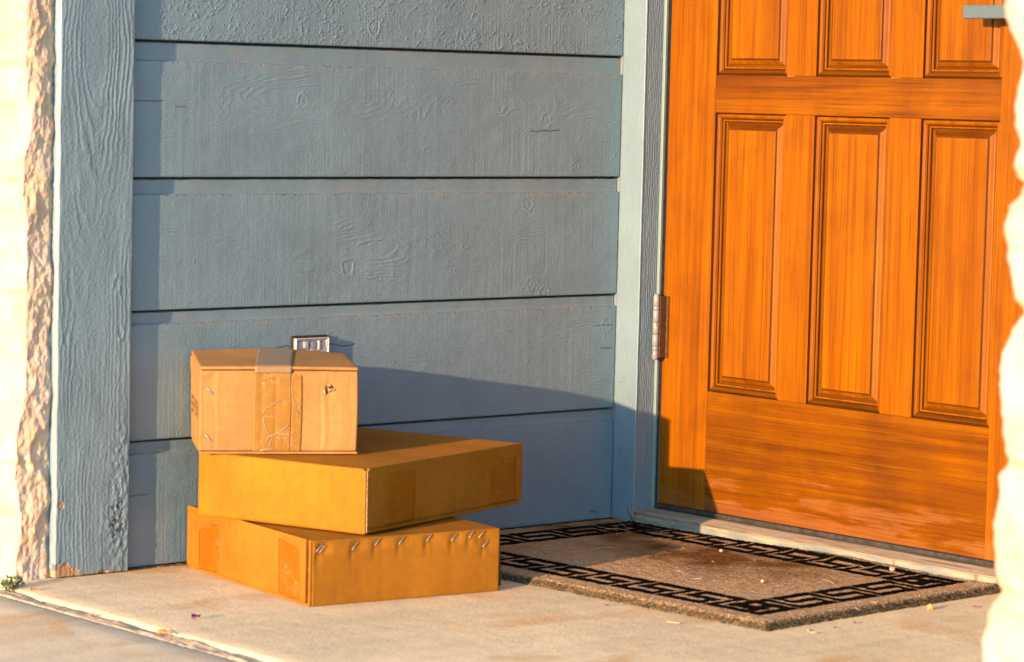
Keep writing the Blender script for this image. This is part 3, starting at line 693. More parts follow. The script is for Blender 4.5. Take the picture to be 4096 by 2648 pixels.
# ------------------------------------------------------------------ wall outlet
outlet = empty('wall_outlet', (-0.636, 0, 0.30), 'small grimy white electrical outlet box on the siding, just above the top cardboard box', 'outlet')
def ob(name, x0, x1, y0, z0, z1, mat, r=0.0006, y1=0.0015):
    return place(bevel_box(name, (x0, y0, z0), (x1, y1, z1), mat, r, 2), outlet)
OX0, OX1, OZ = -0.6690, -0.6040, 0.3316
ob('gasket', OX0, OX1, -0.0060, 0.215, OZ, m_gasket, 0.0004)
def frame_xz(name, xa, xb, za, zb_, t, ya, yb, mat):
    for (q0, q1, q2, q3) in ((xa, xb, zb_ - t, zb_), (xa, xb, za, za + t), (xa, xa + t * 1.6, za + t + 0.0001, zb_ - t - 0.0001), (xb - t, xb, za + t + 0.0001, zb_ - t - 0.0001)):
        pass
V = []; F = []
for (ins, yy) in ((0.0012, -0.0060), (0.0012, -0.0118), (0.0020, -0.0124), (0.0062, -0.0088), (0.0066, -0.0070)):
    V += [(OX0 + ins + (0.0006 if ins < .003 else 0), yy, 0.216 + ins), (OX1 - ins * 0.8, yy, 0.216 + ins), (OX1 - ins * 0.8, yy, OZ - 0.0020 - ins), (OX0 + ins + 0.0006, yy, OZ - 0.0020 - ins)]
for i in range(4):
    for k in range(4):
        k2 = (k + 1) % 4; F.append((i * 4 + k, i * 4 + k2, (i + 1) * 4 + k2, (i + 1) * 4 + k))
F.append((16, 17, 18, 19))
place(pydata('cover_plate', V, F, m_plastic), outlet)
ob('back_plate', -0.6605, -0.6390, -0.0080, 0.2200, 0.3262, m_plastic, 0.0008, -0.0066)
ob('latch_tab', -0.6530, -0.6425, -0.0118, 0.3120, 0.3238, m_plastic, 0.0030, -0.0081)
ob('latch_tab', -0.6525, -0.6425, -0.0100, 0.3000, 0.3106, m_plastic, 0.0010, -0.0081)
ob('inner_cover', -0.6386, -0.6300, -0.0104, 0.2300, 0.3225, m_plastic_d, 0.0008, -0.0066)
ob('inner_cover', -0.6195, -0.6086, -0.0104, 0.2300, 0.3228, m_plastic_d, 0.0008, -0.0066)
ob('inner_cover', -0.6299, -0.6196, -0.0102, 0.2300, 0.3105, m_plastic_d, 0.0006, -0.0066)
ob('lift_tab', -0.6245, -0.6205, -0.0116, 0.3100, 0.3240, m_plastic, 0.0012, -0.0066)
ob('lift_tab', -0.6098, -0.6078, -0.0112, 0.3130, 0.3240, m_plastic, 0.0008, -0.0066)

# ------------------------------------------------------------------ cardboard boxes
def rbox(a, b, h, r, step=0.004, disp=None, ext=0.0):
    """closed box 0..a,0..b,0..h with rounded edges as a fine mesh"""
    L = (a, b, h); V = []; F = []
    def axis(n): 
        k = max(4, int(n / step)); t = np.linspace(0, n, k)
        return np.unique(np.round(np.concatenate([t, [r * 0.3, r, n - r, n - r * 0.3]]), 6))
    for ax in range(3):
        u, v = [(1, 2), (2, 0), (0, 1)][ax]
        au = axis(L[u]); av = axis(L[v]); U, W_ = np.meshgrid(au, av)
        for side in (0, 1):
            p_ = np.zeros(U.shape + (3,)); p_[..., u] = U; p_[..., v] = W_; p_[..., ax] = L[ax] * side
            c_ = np.stack([np.clip(p_[..., i], r, L[i] - r) for i in range(3)], -1)
            dd = p_ - c_; ln = np.linalg.norm(dd, axis=-1, keepdims=True); ln[ln == 0] = 1
            q = c_ + dd / ln * r
            if disp is not None:
                em = np.ones(U.shape)
                for w_ in (u, v):
                    em = em * sst(0, 0.004, p_[..., w_]) * sst(0, 0.004, L[w_] - p_[..., w_])
                q[..., ax] += (1 if side else -1) * disp(ax, side, p_) * em
            base = len(V); V.extend(q.reshape(-1, 3).tolist()); ny, nx = U.shape
            for j in range(ny - 1):
                for i in range(nx - 1):
                    f = (base + j * nx + i, base + j * nx + i + 1, base + (j + 1) * nx + i + 1, base + (j + 1) * nx + i)
                    F.append(f if side else f[::-1])
    return np.array(V), F
def box_obj(name, V, F, mat, xf, parent, warp=None):
    V = np.asarray(V, float)
    if warp is not None: V = warp(V)
    me = bpy.data.meshes.new(name); me.from_pydata(V.tolist(), [], F); 
    bm = bmesh.new(); bm.from_mesh(me); bmesh.ops.remove_doubles(bm, verts=bm.verts, dist=0.00002); bm.to_mesh(me); bm.free()
    me.polygons.foreach_set('use_smooth', [True] * len(me.polygons)); me.update()
    o = link(name, me, mat); o.parent = parent; return o
def carton(name, pos, rot, label, mat):
    e = empty(name, pos, label, 'cardboard box'); e.rotation_euler = (0, 0, rot); return e
def slab(name, lo, hi, mat, parent, r=0.0008, disp=None, warp=None, step=0.005):
    a, b, h = (hi[i] - lo[i] for i in range(3))
    V, F = rbox(a, b, h, min(r, min(a, b, h) * 0.45), step, disp)
    V = V + np.array(lo)
    return box_obj(name, V, F, mat, None, parent, warp)
def sheet_on(name, face, s0, s1, t0, t1, off, mat, parent, ragged=0.0, lift=None, thick=0.0003, seed=1, warp=None, skew=None, st=0.003):
    """thin tape strip lying on a carton face. face: ('v',y) s=x t=z ; ('u',x) s=y t=z ; ('z',z) s=x t=y"""
    ns = max(6, int((s1 - s0) / st)); ntt = max(6, int((t1 - t0) / st))
    Sg, Tg = np.meshgrid(np.linspace(s0, s1, ns), np.linspace(t0, t1, ntt))
    if ragged:
        k = (Tg - t0) / (t1 - t0); Tg = Tg + ragged * k * (np.abs(np.mod(Sg * 420, 1) - .5) * 2 - .5 + 0.8 * pn(Sg * 300, Sg * 0, seed))
    if skew: Sg, Tg = skew(Sg, Tg)
    O = off + 0.00015 * fbm(Sg * 60, Tg * 60, seed, 3)
    if lift is not None: O = O + lift(Sg, Tg)
    if face[0] == 'v': P = np.stack([Sg, face[1] - O, Tg], -1); sk = (0, 0.0003, 0)
    elif face[0] == 'u': P = np.stack([face[1] - O, Sg, Tg], -1); sk = (0.0003, 0, 0)
    else: P = np.stack([Sg, Tg, face[1] + O], -1); sk = (0, 0, -0.0006)
    if warp is not None: P = warp(P.reshape(-1, 3)).reshape(P.shape)
    if face[0] == 'u': P = P[:, ::-1]
    o = grid(name, P, mat, skirt=sk); o.parent = parent; return o
def staple(parent, p, q, face_y, off=0.0003, r=0.00042):
    p = Vector((p[0], face_y - off, p[1])); q = Vector((q[0], face_y - off, q[1])); dn = (q - p).normalized()
    pts = [p + Vector((0, 0.002, 0)), p, q, q + Vector((0, 0.002, 0))]
    o = tube('staple', pts, r, m_steel, 8, parent=parent); return o

# --- bottom box
a, b, h = 0.3077, 0.3692, 0.0919
bot = carton('cardboard_box', (-0.9210, -0.3924, 0.0), -0.137, 'flat orange brown cardboard box at the bottom of the stack, slanted staples along its front', None)
STP = [(0.0145, 0.0812), (0.0194, 0.0796), (0.0706, 0.08), (0.1066, 0.0839), (0.1451, 0.0831), (0.1896, 0.0839), (0.2307, 0.0821), (0.2596, 0.0847), (0.2763, 0.0839), (0.2832, 0.0701)]
def d_bot(ax, side, p):
    s = 0.0006 * fbm(p[..., 0] * 9 + p[..., 2] * 5, p[..., 1] * 9 + p[..., 2] * 7, 601, 3)
    if ax == 1 and side == 0:
        for (x, z_) in STP:
            X = p[..., 0] - x; Z = p[..., 2] - z_
            a_ = X * 0.66 + Z * 0.75; b_ = -X * 0.75 + Z * 0.66
            s = s - 0.0022 * np.exp(-(b_ / 0.0085) ** 2 - (a_ / 0.010) ** 2) + 0.0012 * np.exp(-((X + 0.014) / 0.009) ** 2 - ((Z + 0.004) / 0.008) ** 2)
            s = s - 0.0015 * np.exp(-((X + 0.010) / 0.003) ** 2 - ((Z + 0.010) / 0.010) ** 2)
        s = s + 0.0016 * np.sin(p[..., 0] / a * math.pi) * np.sin(p[..., 2] / h * math.pi)
    if ax == 2 and side == 1: s = s - 0.0015 * np.sin(p[..., 0] / a * math.pi) * np.sin(p[..., 1] / b * math.pi)
    return s
V, F = rbox(a - 0.0045, b - 0.0005, h - 0.0015, 0.0018, 0.003, d_bot); V[:, 0] += 0.0045
box_obj('body', V, F, m_card_o, None, bot)
def d_flap(seed, amp=0.0012):
    return lambda ax, side, p: amp * fbm(p[..., 1] * 10 + p[..., 0] * 7, p[..., 2] * 14 + 3, seed, 3) * (1 if side else -1)
slab('side_flap', (0.0000, 0.0125, 0.0045), (0.0038, b + 0.001, h + 0.0002), m_card_o, bot, 0.0010, d_flap(611, 0.0003))
slab('base_fold', (0.0012, 0.004, 0.0), (0.0046, b - 0.002, 0.0042), m_card_o, bot, 0.0012)
slab('corner_fold', (0.0002, 0.0003, 0.0006), (0.0046, 0.0040, h - 0.002), m_card_o, bot, 0.0015)
for k in range(3):
    wv = lambda V, k=k: V + np.stack([0.0003 * np.sin(V[:, 2] * 130 + k * 2), 0.0004 * np.sin(V[:, 2] * 90 + k), 0 * V[:, 0]], -1)
    slab('flap_edge', (0.0016 + k * 0.0006, 0.0044 + k * 0.0024, 0.003), (0.0022 + k * 0.0006, 0.0056 + k * 0.0024, h - 0.004), m_cardedge, bot, 0.0003, None, wv, 0.008)
slab('dust_flap', (a + 0.0003, 0.006, 0.006), (a + 0.0035, 0.10, h - 0.014), m_cardedge, bot, 0.0008, None, lambda V: V + np.stack([0.0055 * np.exp(-V[:, 1] / 0.04) * (1 - V[:, 2] / 0.09), 0 * V[:, 0], 0 * V[:, 0]], -1))
slab('dust_flap', (a + 0.0040, 0.010, 0.012), (a + 0.0062, 0.09, h - 0.022), m_cardtorn, bot, 0.0006, None, lambda V: V + np.stack([0.0055 * np.exp(-V[:, 1] / 0.04) * (1 - V[:, 2] / 0.09), 0 * V[:, 0], 0 * V[:, 0]], -1))
sheet_on('tape', ('u', 0.0), 0.0260, 0.0860, 0.0060, 0.0835, 0.0006, m_tape_o, bot, seed=5, lift=lambda s, t: 0.0, skew=lambda s, t: (s + (t * 0.04), t - 0.10 * (0.086 - s) * (t / 0.08)))
sheet_on('tape', ('u', 0.0), 0.2680, 0.3300, 0.0060, 0.0760, 0.0006, m_tape_o, bot, seed=6, lift=lambda s, t: 0.0, skew=lambda s, t: (s, t - 0.45 * np.clip(s - 0.297, 0, 1) * (t / 0.07)))
dv = Vector((0.0042, 0.0048))
for (x, z_) in STP: staple(bot, (x - dv.x, z_ - dv.y), (x + dv.x, z_ + dv.y), 0.0002)

# --- middle box
a, b, h = 0.4100, 0.2920, 0.0915
Z1 = 0.0922
mid = carton('cardboard_box', (-0.8278, -0.3938, Z1), 0.3003, 'flat golden brown cardboard box in the middle of the stack, corner turned to the viewer', None)
def d_mid(ax, side, p):
    s = 0.0006 * fbm(p[..., 0] * 8 + p[..., 2] * 5, p[..., 1] * 8 + p[..., 2] * 7, 631, 3)
    if ax == 2 and side == 1: s = s - 0.0012 * np.sin(p[..., 0] / a * math.pi) * np.sin(p[..., 1] / b * math.pi)
    if ax == 0 and side == 0: s = s + 0.0012 * np.sin(p[..., 1] / b * math.pi)
    return s
V, F = rbox(a - 0.001, b, h, 0.0022, 0.004, d_mid)
V[:, 1] = V[:, 1] * (b - 0.0042) / b + 0.0042
box_obj('body', V, F, m_card_o2, None, mid)
slab('side_flap', (0.0075, 0.0, 0.0072), (a + 0.0004, 0.0040, h + 0.0003), m_card_o, mid, 0.0010, lambda ax, side, p: 0.0003 * fbm(p[..., 0] * 9, p[..., 2] * 14, 641, 3) * (1 if side else -1))
slab('base_fold', (0.006, 0.0022, 0.0004), (a - 0.001, 0.0044, 0.0068), m_card_o, mid, 0.0010)
slab('corner_fold', (0.0001, 0.0004, 0.0008), (0.0026, 0.0060, h - 0.002), m_card_o2, mid, 0.0011)
for k in range(3):
    rag = lambda V, k=k: V + np.stack([0.0007 * pn(V[:, 2] * 140, V[:, 2] * 0 + k, 71 + k), -0.0010 * np.abs(pn(V[:, 2] * 110, V[:, 2] * 0 + k + 2, 81 + k)), 0 * V[:, 0]], -1)
    slab('torn_edge', (0.0032 + k * 0.0015, -0.0006 + 0.0006 * k, 0.002), (0.0038 + k * 0.0015, 0.0044, h - 0.003), (m_cardtorn, m_cardedge, m_cardtorn)[k], mid, 0.00025, None, rag, 0.0025)
sheet_on('tape', ('v', 0.0), 0.0500, 0.1215, 0.0075, 0.0790, 0.0006, m_tape_o, mid, ragged=0.002, seed=8)
sheet_on('tape', ('v', 0.0), 0.3190, 0.3905, 0.0075, 0.0760, 0.0006, m_tape_o, mid, seed=9)
# --- top box
a, b, h = 0.2254, 0.1580, 0.1240
Z2 = 0.1842
top = carton('cardboard_box', (-0.9324, -0.1421, Z2), -0.5329, 'pale tan cardboard box on top of the stack, with a punched hole', None)
def wtop(V):
    V = np.array(V, float); x, y, z_ = V[:, 0] / a, V[:, 1] / b, V[:, 2] / h
    dz = (0.0084 * (1 - x) + 0.0060 * x + 0.004 * np.sin(np.pi * x)) * y * z_
    dx = -0.0020 * (1 - x) * y * z_ + 0.0012 * np.sin(z_ * 3.1) * (x > .5)
    return V + np.stack([dx, 0 * x, dz], -1)
def d_top(ax, side, p):
    s = 0.0003 * fbm(p[..., 0] * 12 + p[..., 2] * 6, p[..., 1] * 12 + p[..., 2] * 9, 651, 3)
    if ax == 1 and side == 0:
        x, z_ = p[..., 0], p[..., 2]
        for cx, wd, am, lo, hi in ((0.0215, 0.0022, -0.0013, 0.0, 0.6), (0.0255, 0.0028, 0.0010, 0.0, 1), (0.0060, 0.0020, -0.0010, 0, .8), (0.088, 0.0025, -0.0010, 0, 1), (0.0925, 0.003, 0.0008, 0, 1), (0.1085, 0.0022, -0.0011, 0, 1), (0.1125, 0.0030, 0.0008, 0, 1), (0.1725, 0.0025, -0.0013, 0.0, 0.62), (0.1775, 0.0035, 0.0013, 0, 0.62), (0.1835, 0.0022, -0.0010, 0, 1), (0.2150, 0.0020, -0.0010, 0, 1), (0.2010, 0.0040, 0.0006, 0, 1)):
            w_ = 0.35 + 0.65 * (1 - sst(hi - 0.1, hi + 0.1, z_ / h)) if hi < 1 else 1.0
            s = s + 0.5 * am * w_ * np.exp(-((x - cx - 0.0012 * np.sin(z_ * 60)) / wd) ** 2)
        r2 = ((x - 0.1855) ** 2 + (z_ - 0.0905) ** 2); s = s - 0.0020 * np.exp(-r2 / 0.009 ** 2)
        s = s - 0.0022 * np.exp(-((x - 0.015) ** 2 + (z_ - 0.104) ** 2) / 0.008 ** 2) + 0.0015 * np.exp(-((x - 0.012) ** 2 + (z_ - 0.112) ** 2) / 0.006 ** 2)
        for (sx, sz) in ((0.0148, 0.0900), (0.0133, 0.0230)): s = s - 0.0011 * np.exp(-((x - sx) ** 2 + (z_ - sz) ** 2) / 0.006 ** 2)
    if ax == 0 and side == 0: s = s + 0.0014 * np.exp(-((p[..., 2] - 0.105) / 0.01) ** 2) * np.exp(-((p[..., 1] - b) / 0.02) ** 2)
    return s
V, F = rbox(a, b, h - 0.0082, 0.0030, 0.0022, d_top); V[:, 2] += 0.0040
box_obj('body', V, F, m_card_t, None, top, wtop)
def wflap(V):
    V = np.array(V, float)
    V[:, 1] -= 0.0008 * fbm(V[:, 0] * 40, V[:, 0] * 0, 661, 3) * (V[:, 1] < 0.01)
    V[:, 2] += 0.0010 * np.sin(V[:, 0] / a * math.pi) * (V[:, 2] > h * .5)
    return wtop(V)
slab('top_flap', (0.0004, -0.0014, h - 0.0036), (a - 0.0004, b, h + 0.0008), m_card_t, top, 0.0012, None, wflap)
slab('bottom_flap', (0.0010, -0.0018, 0.0002), (a + 0.0012, b, 0.0036), m_card_t, top, 0.0012, None, wflap)
slab('flap_edge', (0.0030, -0.0004, h - 0.0052), (a - 0.004, 0.004, h - 0.0038), m_cardedge, top, 0.0004, None, wflap)
sheet_on('tape', ('v', 0.0), 0.0772, 0.1290, 0.0042, 0.1185, 0.0009, m_tape_t, top, ragged=0.002, seed=12, warp=wtop, st=0.0015, lift=lambda s, t: -0.0007 * np.exp(-((s - 0.108) / 0.0025) ** 2) - 0.0006 * np.exp(-((s - 0.088) / 0.003) ** 2))
sheet_on('tape', ('v', 0.0), 0.1295, 0.1445, 0.0042, 0.1130, 0.0009, m_tape_t, top, ragged=0.003, seed=13, warp=wtop, st=0.0015)
sheet_on('tape', ('z', h + 0.0008), 0.0780, 0.1300, -0.0010, b - 0.001, 0.0012, m_tape_g, top, seed=14, warp=wtop, skew=lambda s, t: (s + 0.02 * (t / b), t), lift=lambda s, t: 0.0010 * np.sin(s / a * math.pi))
sheet_on('tape', ('v', -0.0014), 0.0775, 0.1300, h - 0.0075, h + 0.0012, 0.0006, m_tape_g, top, seed=15, warp=wtop, lift=lambda s, t: 0.0006 * np.sin(s * 400) ** 2)
for ln, rd in (([(1300, 745), (1205, 812), (1110, 870), (1085, 905), (1090, 1010), (1120, 1110), (1150, 1165), (1185, 1210)], .00030), ([(1185, 1210), (1210, 1215), (1270, 1180), (1350, 1130), (1420, 1070)], .00042), ([(1260, 1180), (1380, 1195), (1470, 1215)], .00025), ([(1270, 1225), (1340, 1285)], .00025), ([(1440, 500), (1447, 700), (1490, 820), (1540, 930), (1530, 1000)], .00022), ([(1180, 1200), (1150, 1260), (1135, 1290)], .0004), ([(1190, 1270), (1170, 1370)], .0003), ([(1050, 1415), (1130, 1390), (1260, 1388)], .0004), ([(1110, 686), (1190, 684)], .0002), ([(1110, 957), (1210, 962), (1320, 950)], .0002)):
    Q = [(0.0774 + (u_ - 975) * .0001128, -0.0020, 0.1174 - (v_ - 385) * .00010957) for u_, v_ in ln]
    tube('tape_crease', Q, rd, m_wrinkle, 6, parent=top)
staple(top, (0.0106, 0.0938), (0.0190, 0.0862), -0.0001, 0.0006, 0.0007)
staple(top, (0.0092, 0.0272), (0.0174, 0.0188), -0.0001, 0.0006, 0.0007)
# punched hole: dark ragged slot and curled torn paper
def ragged_disc(name, cx, cz, rx, rz, y, mat, seed, ang=0.0):
    V = [(0, 0, 0)]; n = 26
    for k in range(n):
        t_ = 2 * math.pi * k / n; rr = 1 + 0.35 * float(pn(np.array([math.cos(t_) * 2.3 + seed]), np.array([math.sin(t_) * 2.3]), seed)[0])
        X = rx * rr * math.cos(t_); Z = rz * rr * math.sin(t_)
        V.append((X * math.cos(ang) - Z * math.sin(ang), 0, X * math.sin(ang) + Z * math.cos(ang)))
    V = [(cx + q[0], y, cz + q[2]) for q in V]
    F = [(0, k + 1, (k + 1) % n + 1) for k in range(n)]
    o = pydata(name, V, F, mat); o.parent = top; return o
ragged_disc('punched_hole', 0.1802, 0.0925, 0.0020, 0.0068, 0.0008, m_hole, 3, 0.12)
ragged_disc('punched_hole', 0.1868, 0.0965, 0.0042, 0.0022, 0.0008, m_hole, 5, -0.5)
for k, (cx_, cz_, L_, an) in enumerate(((0.1832, 0.0935, 0.008, 1.9), (0.1862, 0.0925, 0.007, 0.7), (0.1776, 0.0888, 0.006, -1.4), (0.1902, 0.0930, 0.005, 0.2), (0.1845, 0.0990, 0.006, 3.0))):
    V = []; n = 7
    for i in range(n):
        t_ = i / (n - 1); w_ = 0.0016 * (1 - 0.7 * t_) ; ca, sa = math.cos(an), math.sin(an)
        for s_ in (-1, 1):
            lx = (t_ - 0.5) * L_; lz = s_ * w_
            V.append((cx_ + lx * ca - lz * sa, 0.0004 - 0.0022 * math.sin(t_ * 2.4) - 0.0004 * s_, cz_ + lx * sa + lz * ca))
    F = [(2 * i, 2 * i + 1, 2 * i + 3, 2 * i + 2) for i in range(n - 1)]
    o = pydata('torn_paper', V, F, m_cardtorn, True); o.parent = top
    md = o.modifiers.new('s', 'SOLIDIFY'); md.thickness = 0.0003
# print on the shaded end of the top box
m_ink = simple('faded_black_ink', (0.12, 0.065, 0.03), 0.8, 0.2, 0, 300, 0.3)
fc = bpy.data.curves.new('print', 'FONT'); fc.body = 'EE POK'; fc.size = 0.034; fc.space_character = 1.02; fc.resolution_u = 3
fo = bpy.data.objects.new('tmp', fc); C.objects.link(fo); bpy.context.view_layer.update()
me = bpy.data.meshes.new_from_object(fo.evaluated_get(bpy.context.evaluated_depsgraph_get())); C.objects.unlink(fo)
bm = bmesh.new(); bm.from_mesh(me)
xm = max(v.co.x for v in bm.verts)
for v in bm.verts:
    lx, lz = v.co.x, v.co.y      # text runs from the back of the face to the front corner
    v.co = Vector((-0.0016 - 0.0004, 0.136 - lx * (0.118 / xm), 0.0480 + lz))
bm.to_mesh(me); bm.free(); me.name = 'printed_letters'
# keep it in front of the bulging face
o = link('printed_letters', me, m_ink); o.parent = top

# ------------------------------------------------------------------ doormat
MB_, MR, MF, ML = (-0.0200, -0.0330), (-0.0010, -0.8440), (-0.5230, -0.8730), (-0.5660, -0.0300)
nx_, ny_ = 400, 640
U, W_ = np.meshgrid(np.linspace(0, 1, nx_), np.linspace(0, 1, ny_))   # U: front->door, W: wall->street
X = (1 - W_) * ((1 - U) * ML[0] + U * MB_[0]) + W_ * ((1 - U) * MF[0] + U * MR[0])
Y = (1 - W_) * ((1 - U) * ML[1] + U * MB_[1]) + W_ * ((1 - U) * MF[1] + U * MR[1])
rs = np.random.RandomState(5)
ex = np.minimum(np.minimum(U * 0.54, (1 - U) * 0.54), np.minimum(W_ * 0.87, (1 - W_) * 0.87))
wob = 0.0022 * fbm((X + Y) * 40, (X - Y) * 40, 700, 3)
Zm = 0.0095 * sst(-0.003, 0.017, ex + wob * .5) ** 0.8 + 0.0005 * fbm(X * 60, Y * 60, 701, 3)
curl = 0.0085 * sst(0.90, 1.0, U) * sst(0.3, 0.8, W_) * (0.55 + 0.5 * np.sin((W_ - 0.35) * 9.0)); Zm += curl * (ex > 0.001)
fuzz = rs.rand(ny_, nx_); Zf = Zm + 0.0030 * (fuzz ** 2 - 0.3) * (0.26 * sst(0, 0.006, ex) + 0.75 * np.exp(-((ex - 0.011) / 0.008) ** 2)) + 0.0003 * fbm(X * 300, Y * 300, 703, 2)
Xf = X + 0.0011 * (rs.rand(ny_, nx_) - .5) + wob * (ex < 0.004); Yf = Y + 0.0011 * (rs.rand(ny_, nx_) - .5) + wob * (ex < 0.004)
# key border
bx0, bx1, by0, by1, bw = -0.486, -0.036, -0.089, -0.810, 0.066
xo_ = -0.500 + 0.027 * (-0.09 - Y) / 0.72
KEY = [(0, 1), (0, 0), (0.75, 0), (0.75, 0.5), (0.25, 0.5), (0.25, 1), (1, 1), (1, 0)]
mask = np.zeros_like(X)
kx = X - (xo_ + 0.486) * np.clip(1 - (X - xo_) / 0.45, 0, 1.3) + 0.0008 * fbm(X * 90, Y * 90, 711, 2) + 0.0014 * pn(X * 330, Y * 330, 712); ky = Y - 0.025 * np.clip((X + 0.473) / 0.45, 0, 1.1) * np.clip(-(Y + 0.09) / 0.72, 0, 1.2) + 0.0008 * fbm(X * 90, Y * 90, 713, 2) + 0.0014 * pn(X * 330, Y * 330, 714)
def seg(ax_, ay_, bx_, by_, hw=None):
    global mask
    hw = 0.0060 if hw is None else hw
    mnx, mxx = min(ax_, bx_) - .02, max(ax_, bx_) + .02; mny, mxy = min(ay_, by_) - .02, max(ay_, by_) + .02
    sel = (kx > mnx) & (kx < mxx) & (ky > mny) & (ky < mxy)
    px, py = kx[sel], ky[sel]; dx, dy = bx_ - ax_, by_ - ay_; t_ = np.clip(((px - ax_) * dx + (py - ay_) * dy) / (dx * dx + dy * dy), 0, 1)
    dd = np.maximum(np.abs(px - ax_ - t_ * dx), np.abs(py - ay_ - t_ * dy))
    mask[sel] = np.maximum(mask[sel], 1 - sst(hw - 0.0012, hw + 0.0010, dd))
def side_(ox, oy, sx, sy, tx, ty, n, unit, t0=0):
    for k in range(n):
        hws = [0.0074, 0.0102, 0.0074, 0.0102, 0.0074, 0.0102, 0.0074]
        pts = [(ox + sx * (k + s_) * unit + tx * t_ * bw, oy + sy * (k + s_) * unit + ty * t_ * bw) for s_, t_ in KEY]
        for p0, p1, hh_ in zip(pts, pts[1:], hws): seg(*p0, *p1, hh_)
LY = by0 - by1; LX = bx1 - bx0
side_(bx0, by0, 0, -1, 1, 0, 8, (LY - 0.001) / 8)
side_(bx0, by1, 1, 0, 0, 1, 5, LX / 5)
side_(bx1, by1, 0, 1, -1, 0, 8, LY / 8)
side_(bx1, by0, -1, 0, 0, -1, 5, LX / 5)
edge = 1 - sst(0.006, 0.017, ex + 0.8 * wob)
p = M('mat_pile', 0.95, 0.1); v = p.coord()
n1 = p.noise(v, 520, 3, 0.7); n2 = p.noise(v, 4.5, 4, 0.6, 0.6); n3 = p.noise(v, 60, 4, 0.7)
base = p.ramp(n1, [(0.30, (0.15, 0.088, 0.038)), (0.50, (0.32, 0.205, 0.100)), (0.70, (0.64, 0.44, 0.225))])
st = p.attr('worn'); base = p.mix(st, base, (0.105, 0.046, 0.011))
base = p.mix(0.5, base, p.ramp(n3, [(0.3, 0.65), (0.7, 1.25)]), 'MULTIPLY')
base = p.mix(p.attr('edge'), base, (0.034, 0.028, 0.015))
base = p.mix(p.attr('key'), base, (0.0060, 0.0050, 0.0035)); p.color(base)
p.bump(n1, 0.0006, 0.4); p.b.inputs['Specular IOR Level'].default_value = 0.0; m_mat = p.m
worn = 1.0 * np.exp(-(((X + 0.17 + 0.04 * fbm(X * 6, Y * 6, 721, 3)) / 0.11) ** 2 + ((Y + 0.42) / 0.20) ** 2)) + 0.75 * np.exp(-(((X + 0.10) / 0.14) ** 2 + ((Y + 0.10) / 0.14) ** 2))
worn = np.clip(1.25 * worn * (0.8 + 0.5 * fbm(X * 14, Y * 14, 723, 4)), 0, 0.95)
mat_o = grid('doormat', np.stack([Xf, Yf, Zf + 0.0005], -1), m_mat, {'key': mask, 'edge': edge * (0.7 + 0.3 * (fuzz > .5)), 'worn': worn}, skirt=(0, 0, -0.0012), smooth=True)
tag(mat_o, 'brown pile doormat with black Greek key border lying before the wooden door', 'doormat')
def mat_z(x, y):
    i = np.argmin((X - x) ** 2 + (Y - y) ** 2); return float(Zm.reshape(-1)[i]) + 0.0025

# ------------------------------------------------------------------ litter on mat and floor
m_straw = simple('dry_straw', (0.36, 0.27, 0.12), 0.7, 0.3, 0, 200, 0.2)
m_petal = simple('magenta_petal', (0.22, 0.05, 0.16), 0.7, 0.3, 0, 300, 0.3)
m_leaf = simple('orange_dead_leaf', (0.60, 0.20, 0.06), 0.7, 0.3, 0, 200, 0.3)
m_peb = simple('pale_pebble', (0.38, 0.26, 0.16), 0.7, 0.3, 0, 400, 0.2)
m_dry = simple('dry_brown_leaf', (0.16, 0.09, 0.05), 0.8, 0.2, 0, 200, 0.4)
ST = [[(-0.1375, -0.1353), (-0.1174, -0.1431), (-0.1175, -0.1708)], [(-0.0701, -0.0972), (-0.0848, -0.1166), (-0.0859, -0.13)], [(-0.0974, -0.1897), (-0.1078, -0.2135), (-0.0994, -0.2232)], [(-0.0977, -0.2198), (-0.0669, -0.1976)], [(-0.0939, -0.2175), (-0.078, -0.2229)], [(-0.1487, -0.1743), (-0.1685, -0.1983)], [(-0.1477, -0.175), (-0.1518, -0.1906)], [(-0.2514, -0.2071), (-0.2353, -0.203), (-0.2336, -0.2182)], [(-0.2997, -0.2864), (-0.2737, -0.2772), (-0.2538, -0.2855)], [(-0.3139, -0.3128), (-0.3164, -0.3263)], [(-0.3232, -0.3427), (-0.3276, -0.3565), (-0.3435, -0.375)], [(-0.3043, -0.1422), (-0.2904, -0.1508)], [(-0.3756, -0.2555), (-0.3732, -0.2654)], [(-0.3191, -0.2204), (-0.3128, -0.2209)], [(-0.3305, -0.5006), (-0.3278, -0.5086)], [(-0.3582, -0.566), (-0.3505, -0.5748)], [(-0.1972, -0.6695), (-0.2037, -0.6843), (-0.2107, -0.7024)], [(-0.512, -0.827), (-0.5016, -0.8305)], [(-0.2198, -0.4618), (-0.2244, -0.4711)], [(-0.171, -0.3463), (-0.1641, -0.349)], [(-0.1554, -0.4863), (-0.1619, -0.4961)], [(-0.0637, -0.6177), (-0.0678, -0.6311)], [(-0.3301, -0.8515), (-0.3354, -0.8687)], [(-0.2826, -0.8408), (-0.2823, -0.8515)], [(-0.5193, -0.4245), (-0.5043, -0.4187)]]
for pts in ST:
    Q = []
    for i in range(len(pts) - 1):
        for t_ in (0, 0.33, 0.66): Q.append((pts[i][0] * (1 - t_) + pts[i + 1][0] * t_, pts[i][1] * (1 - t_) + pts[i + 1][1] * t_))
    Q.append(pts[-1]); z0 = mat_z(*Q[0]); n = len(Q)
    Q = [(q[0], q[1], z0 + 0.0004 + 0.0009 * math.sin(math.pi * i / (n - 1))) for i, q in enumerate(Q)]
    tag(tube('straw', Q, [0.00042] * (n - 1) + [0.0002], m_straw, 5), 'thin pale straw of dry grass lying on the doormat', 'straw', 'straws scattered on the doormat')
